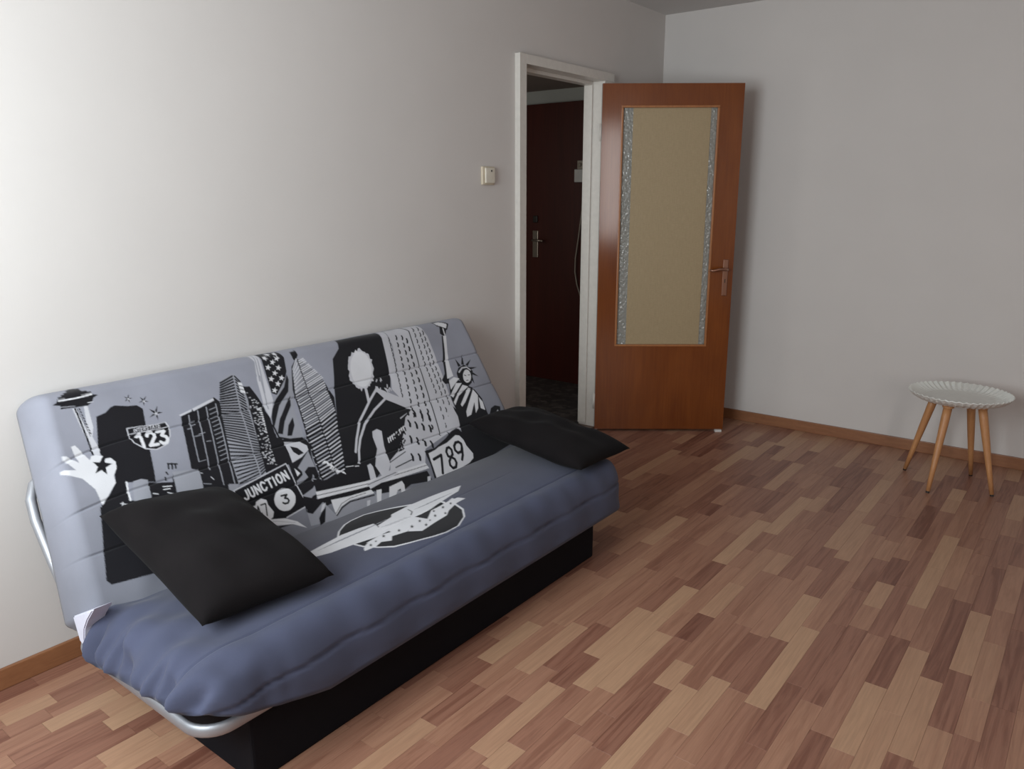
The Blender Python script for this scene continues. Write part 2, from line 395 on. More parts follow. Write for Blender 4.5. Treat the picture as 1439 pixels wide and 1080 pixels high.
for hz in (1.74, .19):
    b = bmesh.new(); tube(b, [(-.008, -.006, hz-.045), (-.008, -.006, hz+.045)], .0065); 
    lathe(b, [(0, .006), (.005, .003), (.006, 0), (0, 0)], 12, (-.008, -.006, hz+.045))
    obj('hinge', b, M_TRIMW, door, True)
# little white doorstop under the free edge
b = bmesh.new(); bx(b, -.02, .02, -.013, .013, 0, .0135, .002)
ws = obj('door_wedge', b, M_WHITE); dirv = Vector((math.sin(ANG), math.cos(ANG), 0)); nv = Vector((math.cos(ANG), -math.sin(ANG), 0))
ws.location = D0+dirv*(DW-.03)+nv*.004; ws.rotation_euler = (0, 0, math.pi/2-ANG)
tag(ws, 'small white wedge on the floor under the free corner of the open door', 'door wedge')

# intercom pieces
b = bmesh.new(); bx(b, -.035, .045, -.035, 0, 1.49, 1.58, .006); obj('housing', b, M_WHITE, ic)
b = bmesh.new(); bx(b, -.02, .03, -.02, 0, 1.581, 1.64, .004); tube(b, [(.005, -.0205, 1.61), (.005, -.034, 1.61)], .014); obj('bell', b, M_CABLE, ic, True)
b = bmesh.new(); tube(b, [(.03, -.012, 1.49), (.025, -.014, 1.3), (.0, -.016, 1.10), (-.022, -.018, .95), (-.025, -.016, .85), (-.01, -.012, .76), (.02, -.01, .68), (.05, -.01, .66)], .005, 8)
obj('cable', b, M_CABLE, ic, True)

# light switch
sw = empty('light_switch', (0, -1.747, 1.493)); tag(sw, 'square ivory light switch on the white wall left of the doorway', 'light switch')
b = box(0, .012, -.045, .045, -.042, .042, .004); obj('back_plate', b, M_IVORY, sw, True)
b = bmesh.new(); bx(b, .0125, .021, -.031, .038, -.034, .036, .004, 3); obj('rocker', b, M_IVORY2, sw, True)
b = bmesh.new(); bx(b, .0213, .0228, .006, .014, .018, .026, .001); obj('indicator', b, M_DARK, sw)

BACK_PRINT=[('K',0,[-3719,90,-3691,84,-3672,71,-3659,68,-3624,78,-3598,81,-3585,96,-3595,142,-3616,231,-3634,322,-3711,299,-3721,357,-3744,349,-3800,354,-3794,341,-3767,322,-3737,291,-3731,264,-3745,203,-3747,186]),
('K',0,[-3656,317,-3589,338,-3578,311,-3561,321,-3579,405,-3800,354,-3746,343,-3666,372]),
('K',0,[-3800,345,-3826,437,-3854,540,-3846,555,-3749,568,-3492,586,-3415,556,-3418,502,-3431,418,-3416,301,-3470,285,-3516,421]),
('M',0,[-3693,302,-3670,302,-3654,310,-3665,372,-3711,357]),
('W',5.2,[-3710,299,-3719,352]),
('W',2.7,[-3655,353,-3642,359]),
('W',2.7,[-3621,342,-3597,348]),
('W',2.7,[-3622,351,-3604,354]),
('W',2.7,[-3615,363,-3599,373]),
('W',2.7,[-3648,376,-3628,376]),
('W',2.7,[-3617,378,-3603,384]),
('W',2.5,[-3746,353,-3718,368]),
('W',2.6,[-3711,369,-3691,377]),
('W',2.5,[-3740,351,-3748,372]),
('K',4.8,[-3582,280,-3585,296]),
('K',4.8,[-3571,283,-3575,299]),
('K',4.8,[-3562,287,-3565,300]),
('K',4.7,[-3604,318,-3603,327]),
('K',4.7,[-3596,304,-3594,311]),
('K',4.8,[-3582,281,-3557,289]),
('K',0,[-3816,31,-3804,26,-3797,15,-3765,-5,-3761,-12,-3750,-18,-3743,-27,-3743,-19,-3726,-9,-3733,0,-3706,12,-3706,21,-3691,26,-3706,32,-3714,44,-3728,52,-3749,51,-3800,47,-3797,37]),
('W',4.4,[-3797,22,-3754,24,-3708,21]),
('M',2.2,[-3800,41,-3762,46]),
('L',2.7,[-3725,44,-3712,44]),
('L',0,[-3771,52,-3760,52,-3757,93,-3748,149,-3742,183,-3748,202,-3764,197,-3767,127]),
('K',4.8,[-3764,54,-3763,116,-3764,195]),
('L',0,[-3740,52,-3730,53,-3737,118,-3750,148,-3756,130]),
('K',3.4,[-3754,56,-3753,60]),
('K',3.4,[-3754,65,-3752,69]),
('K',3.3,[-3753,75,-3752,79]),
('K',3.3,[-3753,84,-3751,88]),
('K',3.3,[-3752,94,-3751,97]),
('K',3.3,[-3752,103,-3750,107]),
('K',3.3,[-3752,113,-3750,116]),
('K',3.3,[-3751,122,-3749,126]),
('K',3.3,[-3751,131,-3749,135]),
('K',1.5,[-3760,51,-3753,143]),
('W',0,[-3811,159,-3800,157,-3794,169,-3778,209,-3771,199,-3757,199,-3742,206,-3746,213,-3756,222,-3759,240,-3741,237,-3744,228,-3739,216,-3725,217,-3716,232,-3720,251,-3735,271,-3737,291,-3791,342,-3794,293,-3814,255,-3856,228,-3858,221,-3852,218,-3821,227,-3843,187,-3840,179,-3831,182,-3806,209,-3810,184]),
('K',0,[-3741,206,-3743,227,-3726,235,-3746,241,-3750,262,-3759,245,-3778,250,-3765,233,-3773,216,-3756,222]),
('K',0,[-3607,42,-3611,53,-3601,56,-3612,58,-3614,70,-3616,59,-3627,63,-3618,55,-3623,46,-3615,52]),
('L',0,[-3608,53,-3612,57,-3609,60,-3613,58,-3617,63,-3615,58,-3620,57,-3615,56,-3615,51,-3613,55]),
('K',0,[-3560,59,-3570,71,-3560,79,-3572,75,-3579,89,-3577,75,-3591,75,-3577,70,-3579,57,-3573,67]),
('L',0,[-3566,71,-3571,74,-3570,80,-3574,75,-3579,80,-3575,74,-3580,71,-3574,72,-3572,65,-3572,72]),
('K',0,[-3540,96,-3549,115,-3532,122,-3551,122,-3555,142,-3558,123,-3577,128,-3560,117,-3568,101,-3554,112]),
('L',0,[-3543,114,-3551,120,-3546,127,-3553,123,-3559,130,-3556,122,-3564,119,-3555,118,-3554,110,-3552,118]),
('L',0,[-3654,144,-3611,147,-3573,152,-3536,152,-3530,172,-3540,200,-3564,224,-3595,231,-3627,220,-3650,194,-3657,167]),
('K',0,[-3651,147,-3610,149,-3574,154,-3540,154,-3534,173,-3543,199,-3566,222,-3596,228,-3625,217,-3647,193,-3654,168]),
('L',2.3,[-3655,164,-3536,169]),
('L',2.0,[-3634,152,-3637,161]),
('L',2.0,[-3633,161,-3631,152,-3628,161,-3625,152]),
('L',2.0,[-3623,152,-3616,152]),
('L',2.0,[-3619,152,-3622,162]),
('L',2.0,[-3608,153,-3614,153,-3616,162,-3611,162]),
('L',2.0,[-3615,157,-3611,157]),
('L',2.0,[-3607,162,-3605,153,-3601,153,-3600,155,-3602,158,-3606,158]),
('L',2.0,[-3604,158,-3602,162]),
('L',2.0,[-3591,155,-3593,153,-3595,153,-3597,155,-3596,157,-3594,158,-3593,161,-3595,163,-3597,163,-3598,161]),
('L',2.0,[-3588,153,-3582,154]),
('L',2.0,[-3585,153,-3587,163]),
('L',2.0,[-3582,163,-3576,154,-3575,163]),
('L',2.0,[-3580,160,-3576,160]),
('L',2.0,[-3571,154,-3564,154]),
('L',2.0,[-3567,154,-3570,163]),
('L',2.0,[-3556,154,-3561,154,-3564,164,-3558,164]),
('L',2.0,[-3562,159,-3558,159]),
('W',9.4,[-3635,176,-3624,170,-3627,212]),
('W',9.5,[-3606,182,-3601,173,-3591,172,-3584,181,-3586,190,-3608,213,-3585,215]),
('W',9.7,[-3572,176,-3551,177,-3564,191,-3554,197,-3552,208,-3559,217,-3570,217,-3575,210]),
('K',0,[-3486,147,-3360,111,-3348,129,-3397,404,-3431,393,-3441,448,-3519,422,-3500,325,-3521,315]),
('L',0,[-3490,142,-3446,133,-3449,140,-3486,147]),
('L',0,[-3443,132,-3364,113,-3364,122,-3443,141]),
('M',3.3,[-3462,150,-3490,300]),
('M',3.4,[-3430,143,-3467,333]),
('M',3.4,[-3399,138,-3445,392]),
('M',3.5,[-3364,134,-3409,398]),
('M',2.3,[-3393,149,-3369,145]),
('M',2.3,[-3395,163,-3371,159]),
('M',2.3,[-3398,177,-3374,173]),
('M',2.3,[-3400,191,-3376,187]),
('M',2.3,[-3402,205,-3378,201]),
('M',2.3,[-3405,218,-3381,215]),
('M',2.3,[-3407,232,-3383,229]),
('M',2.3,[-3409,246,-3385,243]),
('M',2.3,[-3412,260,-3388,257]),
('M',2.3,[-3414,274,-3390,271]),
('M',2.2,[-3416,287,-3392,285]),
('M',2.2,[-3418,301,-3395,298]),
('M',2.2,[-3421,315,-3397,312]),
('M',2.2,[-3467,184,-3453,183]),
('M',2.2,[-3465,173,-3451,172]),
('M',2.2,[-3474,220,-3451,221]),
('M',2.2,[-3455,217,-3435,216]),
('M',2.2,[-3487,301,-3467,301]),
('M',2.2,[-3482,192,-3470,192]),
('M',2.1,[-3505,370,-3483,378]),
('M',2.2,[-3441,245,-3427,247]),
('M',0,[-3578,308,-3499,323,-3518,421,-3595,396]),
('M',0,[-3432,396,-3400,403,-3418,438,-3419,453,-3442,445]),
('L',2.7,[-3474,357,-3469,367]),
('L',2.7,[-3502,417,-3493,422]),
('L',2.1,[-3499,335,-3494,338]),
('M',3.0,[-3360,53,-3360,59]),
('M',2.9,[-3361,77,-3361,83]),
('M',2.9,[-3368,93,-3368,100]),
('K',0,[-3250,72,-3245,97,-3223,100,-3212,134,-3201,176,-3209,244,-3219,292,-3225,391,-3264,404,-3398,407,-3277,177]),
('M',0,[-3314,60,-3273,45,-3257,47,-3248,82,-3247,139,-3274,277,-3295,400,-3398,405,-3389,330,-3373,238,-3354,158]),
('K',6.0,[-3318,68,-3267,53]),
('K',5.0,[-3260,55,-3249,77]),
('K',6.0,[-3321,76,-3269,63]),
('K',4.9,[-3262,66,-3250,87]),
('K',6.0,[-3325,84,-3271,73]),
('K',4.9,[-3264,76,-3251,97]),
('K',6.0,[-3328,92,-3273,84]),
('K',4.9,[-3266,87,-3253,107]),
('K',6.0,[-3331,99,-3275,94]),
('K',4.9,[-3268,97,-3254,117]),
('K',5.9,[-3335,107,-3277,105]),
('K',4.9,[-3270,107,-3256,126]),
('K',5.9,[-3338,115,-3280,115]),
('K',4.9,[-3273,118,-3257,136]),
('K',5.9,[-3342,122,-3282,125]),
('K',4.9,[-3275,128,-3258,146]),
('K',5.9,[-3345,130,-3284,136]),
('K',4.9,[-3277,138,-3260,156]),
('K',5.0,[-3348,137,-3286,146]),
('K',4.9,[-3279,149,-3261,166]),
('K',5.0,[-3352,145,-3288,156]),
('K',4.9,[-3281,159,-3262,176]),
('K',5.0,[-3355,152,-3290,166]),
('K',4.8,[-3283,169,-3264,186]),
('K',5.0,[-3358,160,-3292,176]),
('K',4.8,[-3285,179,-3265,195]),
('K',5.0,[-3359,168,-3293,186]),
('K',4.8,[-3286,189,-3267,205]),
('K',5.0,[-3361,176,-3295,196]),
('K',4.8,[-3288,199,-3268,214]),
('K',5.0,[-3363,184,-3296,206]),
('K',4.8,[-3289,209,-3269,223]),
('K',4.9,[-3364,192,-3297,216]),
('K',4.8,[-3290,219,-3271,233]),
('K',4.9,[-3366,200,-3299,225]),
('K',4.8,[-3292,228,-3272,242]),
('K',4.9,[-3368,208,-3300,235]),
('K',4.8,[-3293,238,-3273,251]),
('K',4.9,[-3369,216,-3301,245]),
('K',4.8,[-3295,248,-3275,260]),
('K',4.9,[-3371,223,-3303,254]),
('K',4.8,[-3296,257,-3276,270]),
('K',4.9,[-3373,231,-3304,264]),
('K',4.8,[-3297,267,-3277,279]),
('K',4.9,[-3374,239,-3306,274]),
('K',4.8,[-3299,277,-3278,288]),
('K',4.9,[-3376,247,-3307,283]),
('K',4.8,[-3300,287,-3280,297]),
('K',4.9,[-3377,258,-3308,293]),
('K',4.7,[-3301,296,-3281,305]),
('K',4.9,[-3379,272,-3309,302]),
('K',4.7,[-3302,305,-3282,313]),
('K',4.9,[-3380,285,-3310,311]),
('K',4.7,[-3303,314,-3282,320]),
('K',4.9,[-3382,298,-3311,320]),
('K',4.7,[-3304,324,-3283,328]),
('K',4.8,[-3383,311,-3311,330]),
('K',4.7,[-3305,333,-3284,335]),
('K',4.8,[-3385,324,-3312,339]),
('K',4.7,[-3306,342,-3285,342]),
('K',4.8,[-3386,337,-3313,348]),
('K',4.7,[-3306,351,-3285,350]),
('K',4.8,[-3388,351,-3314,357]),
('K',4.7,[-3307,360,-3286,357]),
('K',4.8,[-3389,364,-3315,366]),
('K',4.7,[-3308,369,-3287,365]),
('K',4.8,[-3390,377,-3316,375]),
('K',4.7,[-3309,378,-3288,372]),
('K',4.8,[-3392,390,-3317,384]),
('K',4.7,[-3310,388,-3288,379]),
('K',4.8,[-3393,403,-3318,393]),
('K',4.7,[-3311,397,-3289,387]),
('M',3.7,[-3264,53,-3289,174,-3304,287,-3315,394]),
('W',2.4,[-3244,294,-3239,294]),
('L',2.4,[-3257,362,-3251,362]),
('L',2.5,[-3229,149,-3223,149]),
('W',2.4,[-3239,302,-3237,302]),
('L',2.4,[-3256,249,-3251,249]),
('L',2.4,[-3269,271,-3266,271]),
('W',2.5,[-3224,226,-3219,226]),
('L',2.5,[-3224,196,-3221,196]),
('L',2.4,[-3266,285,-3264,285]),
('W',2.4,[-3274,349,-3271,350]),
('L',2.4,[-3253,369,-3250,369]),
('L',2.4,[-3265,368,-3261,369]),
('W',2.5,[-3220,212,-3216,212]),
('L',2.4,[-3252,366,-3249,366]),
('L',2.4,[-3254,219,-3251,219]),
('W',2.5,[-3236,149,-3232,149]),
('L',2.5,[-3221,155,-3218,155]),
('L',2.5,[-3229,229,-3225,229]),
('W',2.5,[-3241,218,-3236,218]),
('L',2.5,[-3213,184,-3211,183]),
('L',2.4,[-3245,322,-3243,322]),
('W',2.4,[-3265,329,-3261,329]),
('L',2.5,[-3242,120,-3239,120]),
('L',2.4,[-3278,370,-3273,371]),
('W',2.4,[-3249,358,-3245,358]),
('L',2.5,[-3241,229,-3236,229]),
('L',2.5,[-3223,182,-3218,182]),
('W',2.4,[-3280,347,-3275,347]),
('L',2.5,[-3236,158,-3231,157]),
('L',2.4,[-3271,360,-3266,360]),
('W',2.4,[-3257,269,-3253,269]),
('L',2.5,[-3249,167,-3246,167]),
('L',2.4,[-3237,311,-3235,311]),
('W',2.5,[-3213,182,-3208,182]),
('L',2.4,[-3253,233,-3249,233]),
('L',2.4,[-3263,338,-3259,338]),
('W',2.5,[-3215,180,-3213,180]),
('L',2.5,[-3235,268,-3233,268]),
('L',2.4,[-3241,319,-3236,319]),
('W',2.4,[-3275,328,-3271,328]),
('L',2.5,[-3221,196,-3218,196]),
('L',2.5,[-3228,264,-3223,264]),
('W',2.4,[-3269,373,-3265,373]),
('L',2.4,[-3258,315,-3255,315]),
('L',2.4,[-3256,230,-3253,229]),
('W',2.4,[-3250,369,-3246,369]),
('L',2.4,[-3254,259,-3251,259]),
('L',2.5,[-3229,220,-3223,219]),
('W',2.5,[-3232,239,-3227,239]),
('L',2.4,[-3250,309,-3245,309]),
('L',2.5,[-3235,237,-3232,237]),
('W',2.5,[-3238,265,-3233,265]),
('L',2.5,[-3224,230,-3219,230]),
('L',2.4,[-3269,273,-3265,273]),
('W',2.5,[-3232,211,-3228,210]),
('L',2.4,[-3255,336,-3250,336]),
('L',2.5,[-3236,231,-3231,231]),
('W',2.4,[-3267,339,-3262,339]),
('L',2.4,[-3256,347,-3250,347]),
('L',2.4,[-3266,368,-3262,368]),
('W',2.5,[-3222,199,-3217,199]),
('L',2.5,[-3240,261,-3235,261]),
('L',2.4,[-3270,314,-3265,314]),
('W',2.4,[-3245,284,-3242,284]),
('L',2.4,[-3243,295,-3238,295]),
('L',2.4,[-3274,311,-3272,311]),
('W',2.5,[-3240,252,-3237,252]),
('L',2.4,[-3251,307,-3249,307]),
('L',2.4,[-3256,249,-3254,249]),
('W',2.5,[-3239,167,-3236,167]),
('L',2.5,[-3251,170,-3247,169]),
('L',2.5,[-3239,238,-3235,238]),
('W',2.5,[-3223,217,-3221,217]),
('L',2.4,[-3252,234,-3248,234]),
('L',2.5,[-3221,188,-3217,188]),
('W',2.5,[-3225,159,-3222,159]),
('L',2.4,[-3256,270,-3251,270]),
('L',2.4,[-3254,365,-3251,365]),
('W',2.4,[-3255,335,-3252,335]),
('L',2.5,[-3230,183,-3225,182]),
('L',2.4,[-3249,363,-3244,363]),
('W',2.5,[-3228,240,-3226,240]),
('L',2.5,[-3229,173,-3225,173]),
('L',2.5,[-3228,184,-3223,184]),
('W',2.5,[-3245,231,-3242,231]),
('L',2.5,[-3223,231,-3219,231]),
('L',2.4,[-3251,365,-3247,365]),
('W',2.5,[-3221,225,-3217,225]),
('L',2.4,[-3251,237,-3245,237]),
('L',2.4,[-3255,256,-3251,255]),
('W',2.5,[-3228,179,-3224,179]),
('L',2.5,[-3229,224,-3224,224]),
('L',2.5,[-3226,149,-3223,149]),
('W',2.4,[-3255,360,-3252,360]),
('L',2.5,[-3250,194,-3244,194]),
('L',2.5,[-3235,218,-3232,218]),
('W',2.4,[-3250,297,-3245,297]),
('L',2.5,[-3223,185,-3220,185]),
('L',2.4,[-3255,267,-3252,267]),
('W',2.4,[-3250,269,-3247,268]),
('L',2.4,[-3255,320,-3253,320]),
('L',2.5,[-3239,202,-3233,202]),
('W',2.4,[-3262,352,-3260,352]),
('L',2.4,[-3262,327,-3258,327]),
('L',2.4,[-3252,312,-3248,312]),
('W',2.4,[-3269,358,-3266,358]),
('L',2.4,[-3274,345,-3271,345]),
('L',2.4,[-3278,339,-3273,339]),
('W',2.4,[-3258,307,-3255,307]),
('L',2.4,[-3244,328,-3241,328]),
('L',2.4,[-3245,258,-3241,258]),
('W',2.4,[-3253,211,-3248,211]),
('L',2.4,[-3277,335,-3274,335]),
('L',2.4,[-3250,336,-3245,336]),
('W',2.5,[-3221,163,-3214,162]),
('L',2.4,[-3261,375,-3258,375]),
('L',2.4,[-3273,342,-3268,342]),
('W',2.4,[-3258,365,-3256,365]),
('L',2.5,[-3225,229,-3222,229]),
('L',2.4,[-3256,287,-3253,287]),
('W',2.4,[-3270,285,-3267,285]),
('L',2.4,[-3258,221,-3256,221]),
('L',2.4,[-3242,284,-3237,284]),
('W',2.5,[-3235,173,-3231,173]),
('L',2.4,[-3252,285,-3247,285]),
('L',2.4,[-3258,219,-3253,219]),
('W',2.5,[-3229,186,-3225,186]),
('L',2.4,[-3263,357,-3258,357]),
('L',2.5,[-3236,209,-3233,209]),
('W',2.4,[-3258,321,-3255,321]),
('L',2.5,[-3241,195,-3236,194]),
('L',2.5,[-3227,196,-3222,196]),
('W',2.5,[-3225,173,-3222,173]),
('L',2.5,[-3229,178,-3226,178]),
('L',2.4,[-3264,350,-3261,350]),
('W',2.4,[-3278,331,-3273,331]),
('L',2.5,[-3241,138,-3235,138]),
('L',2.4,[-3266,302,-3263,302]),
('W',2.4,[-3261,370,-3256,370]),
('L',2.5,[-3229,183,-3225,183]),
('L',2.5,[-3242,193,-3238,193]),
('W',2.5,[-3246,223,-3243,223]),
('L',2.4,[-3256,339,-3251,339]),
('L',2.5,[-3233,256,-3229,256]),
('W',2.4,[-3249,285,-3244,285]),
('L',2.4,[-3258,226,-3256,226]),
('L',2.5,[-3251,172,-3245,172]),
('W',2.5,[-3238,264,-3236,264]),
('L',2.5,[-3233,265,-3228,265]),
('L',2.4,[-3246,245,-3244,245]),
('W',3.7,[-3220,181,-3214,181]),
('W',3.7,[-3221,189,-3216,189]),
('W',3.7,[-3223,197,-3217,197]),
('W',3.7,[-3224,204,-3218,205]),
('W',3.7,[-3225,212,-3219,212]),
('W',3.7,[-3226,220,-3220,220]),
('W',3.7,[-3227,228,-3221,228]),
('W',3.7,[-3228,236,-3222,236]),
('W',3.7,[-3229,244,-3223,244]),
('W',3.7,[-3230,252,-3224,252]),
('W',3.7,[-3231,259,-3225,260]),
('W',3.7,[-3233,269,-3227,269]),
('W',3.7,[-3234,280,-3229,280]),
('W',3.7,[-3236,291,-3230,292]),
('W',3.7,[-3238,303,-3232,303]),
('W',3.7,[-3240,314,-3234,314]),
('W',3.7,[-3241,325,-3236,325]),
('W',3.6,[-3243,336,-3237,336]),
('W',3.6,[-3245,347,-3239,347]),
('W',3.6,[-3246,358,-3241,359]),
('W',3.6,[-3248,369,-3242,370]),
('W',3.6,[-3250,380,-3244,381]),
('W',0,[-3258,77,-3245,83,-3246,121,-3262,114]),
('K',2.5,[-3258,89,-3242,97]),
('K',2.5,[-3260,102,-3244,110]),
('K',0,[-3210,173,-3197,221,-3204,278,-3186,306,-3111,316,-3095,344,-3112,407,-3112,485,-3008,495,-2987,513,-3012,528,-3152,516,-3165,541,-3217,534,-3205,394,-3249,381,-3232,278]),
('L',0,[-3177,-20,-3139,-16,-3154,95,-3159,172,-3197,225,-3201,182,-3188,88,-3168,20]),
('M',3.9,[-3157,-11,-3179,90]),
('M',3.9,[-3150,4,-3179,135]),
('M',3.9,[-3171,72,-3189,191]),
('M',3.9,[-3171,-16,-3183,70]),
('K',0,[-3140,-16,-3102,-18,-3056,-10,-3046,23,-3060,74,-3077,98,-3134,153,-3154,141,-3146,77,-3137,13]),
('W',0,[-3114,1,-3116,10,-3108,13,-3118,15,-3121,24,-3124,17,-3134,19,-3127,12,-3129,5,-3121,7]),
('W',0,[-3092,-15,-3095,-7,-3087,-3,-3096,-1,-3099,8,-3103,1,-3112,3,-3105,-4,-3108,-11,-3100,-9]),
('W',0,[-3068,9,-3071,18,-3063,21,-3073,24,-3076,32,-3079,25,-3089,27,-3082,20,-3084,13,-3076,16]),
('W',0,[-3091,21,-3094,29,-3086,33,-3096,35,-3099,43,-3102,37,-3112,38,-3104,32,-3107,24,-3099,27]),
('W',0,[-3118,37,-3120,45,-3113,49,-3122,51,-3125,60,-3128,53,-3138,55,-3131,48,-3134,41,-3126,43]),
('W',0,[-3078,45,-3080,53,-3073,57,-3082,59,-3085,67,-3089,61,-3098,62,-3091,56,-3094,48,-3086,51]),
('W',0,[-3102,62,-3104,70,-3096,74,-3106,76,-3109,84,-3112,77,-3121,79,-3114,72,-3117,65,-3109,68]),
('W',0,[-3126,80,-3128,88,-3120,92,-3129,94,-3132,102,-3136,96,-3145,97,-3138,91,-3141,84,-3133,86]),
('W',0,[-3084,84,-3086,92,-3078,96,-3088,98,-3091,106,-3094,100,-3104,101,-3097,95,-3100,87,-3092,90]),
('W',0,[-3108,102,-3110,111,-3103,114,-3112,116,-3115,125,-3119,118,-3128,119,-3121,113,-3124,106,-3116,108]),
('W',0,[-3131,123,-3134,131,-3126,134,-3135,136,-3138,145,-3142,138,-3151,139,-3144,133,-3147,126,-3139,129]),
('W',0,[-3063,-12,-3066,-4,-3058,0,-3067,2,-3071,11,-3074,4,-3084,6,-3076,-1,-3079,-8,-3071,-6]),
('M',0,[-3068,91,-3045,88,-3098,215,-3105,318,-3171,307,-3204,294,-3192,222,-3160,170]),
('K',0,[-3065,85,-3067,106,-3089,148,-3145,189,-3192,252,-3201,258,-3191,222,-3176,196,-3147,164,-3098,129]),
('K',0,[-3088,164,-3103,199,-3150,247,-3177,289,-3194,281,-3165,236,-3116,188]),
('K',0,[-3115,241,-3121,270,-3146,302,-3163,298,-3143,264]),
('K',6.5,[-3198,250,-3196,296,-3151,316,-3103,326,-3101,350]),
('L',0,[-3185,315,-3128,329,-3108,350,-3110,366,-3146,383,-3189,392,-3186,360]),
('K',0,[-3170,335,-3146,348,-3131,372,-3154,374,-3168,357]),
('W',0,[-3191,412,-3178,434,-3193,441]),
('M',0,[-3113,369,-3114,429,-3139,422,-3160,434,-3155,455,-3177,463,-3204,468,-3202,455,-3172,442,-3169,431,-3178,414]),
('M',0,[-3209,488,-3199,491,-3150,476,-3133,450,-3130,466,-3125,499,-3142,517,-3171,521,-3201,540,-3204,520]),
('K',0,[-3207,508,-3158,496,-3134,481,-3153,469,-3206,493]),
('K',0,[-3015,8,-2988,1,-2988,23,-3002,39,-3013,39]),
('K',0,[-3033,62,-3002,34,-2985,45,-2955,88,-2934,116,-2918,210,-2940,269,-3010,492,-3111,483,-3107,409,-3069,145]),
('L',4.8,[-3032,73,-3001,37]),
('M',4.9,[-2994,39,-2976,34]),
('M',4.7,[-3034,79,-3002,44]),
('L',4.8,[-2995,46,-2973,40]),
('L',4.7,[-3036,85,-3003,51]),
('L',4.8,[-2996,53,-2970,46]),
('M',4.7,[-3039,91,-3003,59]),
('L',4.8,[-2996,61,-2967,53]),
('L',4.7,[-3041,97,-3004,66]),
('M',4.8,[-2997,68,-2964,59]),
('M',4.7,[-3043,103,-3005,73]),
('L',4.8,[-2998,75,-2961,65]),
('L',4.7,[-3045,109,-3005,80]),
('L',4.8,[-2999,83,-2958,71]),
('M',4.7,[-3047,114,-3006,88]),
('L',4.8,[-2999,90,-2954,77]),
('L',4.7,[-3049,120,-3007,95]),
('M',4.8,[-3000,97,-2951,83]),
('M',4.7,[-3051,126,-3007,102]),
('L',4.8,[-3001,104,-2948,90]),
('L',4.7,[-3054,132,-3008,109]),
('L',4.8,[-3001,112,-2945,96]),
('M',4.7,[-3056,138,-3009,117]),
('L',4.8,[-3002,119,-2942,102]),
('L',4.7,[-3058,144,-3009,124]),
('M',4.8,[-3003,126,-2939,108]),
('M',4.7,[-3060,150,-3010,131]),
('L',4.8,[-3003,133,-2936,114]),
('L',4.7,[-3062,156,-3011,138]),
('L',4.8,[-3004,141,-2933,121]),
('M',4.6,[-3064,161,-3011,146]),
('L',4.8,[-3005,148,-2930,127]),
('L',4.6,[-3065,170,-3012,155]),
('M',4.8,[-3006,157,-2931,135]),
('M',4.6,[-3066,179,-3013,164]),
('L',4.8,[-3006,166,-2931,144]),
('L',4.6,[-3068,188,-3014,173]),
('L',4.8,[-3007,175,-2932,153]),
('M',4.6,[-3069,196,-3015,181]),
('L',4.8,[-3008,184,-2933,161]),
('L',4.6,[-3070,205,-3016,190]),
('M',4.8,[-3009,193,-2933,170]),
('M',4.6,[-3071,214,-3016,199]),
('L',4.7,[-3010,202,-2934,178]),
('L',4.6,[-3072,222,-3017,208]),
('L',4.7,[-3011,211,-2935,187]),
('M',4.6,[-3074,231,-3018,217]),
('L',4.7,[-3011,220,-2935,196]),
('L',4.6,[-3075,240,-3019,226]),
('M',4.7,[-3012,228,-2936,204]),
('M',4.6,[-3076,248,-3020,235]),
('L',4.7,[-3013,237,-2937,213]),
('L',4.6,[-3077,257,-3020,244]),
('L',4.7,[-3014,246,-2937,221]),
('M',4.6,[-3078,266,-3021,253]),
('L',4.7,[-3015,255,-2938,230]),
('L',4.6,[-3079,274,-3022,262]),
('M',4.7,[-3016,264,-2938,238]),
('M',4.6,[-3081,283,-3023,270]),
('L',4.7,[-3016,273,-2939,247]),
('L',4.6,[-3082,291,-3024,279]),
('L',4.7,[-3017,282,-2940,255]),
('M',4.5,[-3083,304,-3025,292]),
('L',4.7,[-3019,295,-2944,270]),
('L',4.5,[-3085,317,-3027,305]),
('M',4.7,[-3021,308,-2948,284]),
('M',4.5,[-3086,330,-3029,319]),
('L',4.7,[-3022,321,-2952,299]),
('L',4.5,[-3088,343,-3031,332]),
('L',4.7,[-3024,334,-2956,313]),
('M',4.5,[-3089,356,-3032,345]),
('L',4.7,[-3026,347,-2960,327]),
('L',4.5,[-3090,369,-3034,358]),
('M',4.6,[-3027,360,-2964,342]),
('M',4.5,[-3092,381,-3036,371]),
('L',4.6,[-3029,373,-2968,356]),
('L',4.5,[-3093,394,-3037,383]),
('L',4.6,[-3031,386,-2972,370]),
('M',4.5,[-3095,407,-3039,396]),
('L',4.6,[-3033,399,-2976,384]),
('L',4.5,[-3096,419,-3041,409]),
('M',4.6,[-3034,412,-2979,398]),
('M',4.5,[-3098,432,-3042,422]),
('L',4.6,[-3036,425,-2983,412]),
('L',4.5,[-3099,445,-3044,435]),
('L',4.6,[-3038,438,-2987,426]),
('M',4.5,[-3101,457,-3046,448]),
('L',4.6,[-3039,450,-2991,440]),
('L',4.4,[-3102,470,-3047,460]),
('M',4.6,[-3041,463,-2995,454]),
('M',4.4,[-3103,483,-3049,473]),
('L',4.6,[-3043,476,-2999,468]),
('W',3.8,[-3067,422,-3062,430]),
('W',3.8,[-3055,442,-3049,446]),
('W',3.8,[-3023,474,-3018,482]),
('W',3.8,[-3062,431,-3056,437]),
('W',3.8,[-3067,425,-3062,430]),
('W',3.8,[-3064,433,-3057,436]),
('W',3.8,[-3080,426,-3069,421]),
('W',3.8,[-3060,450,-3049,445]),
('W',3.8,[-3039,468,-3030,468]),
('W',3.8,[-3054,457,-3043,452]),
('W',3.8,[-3073,428,-3064,427]),
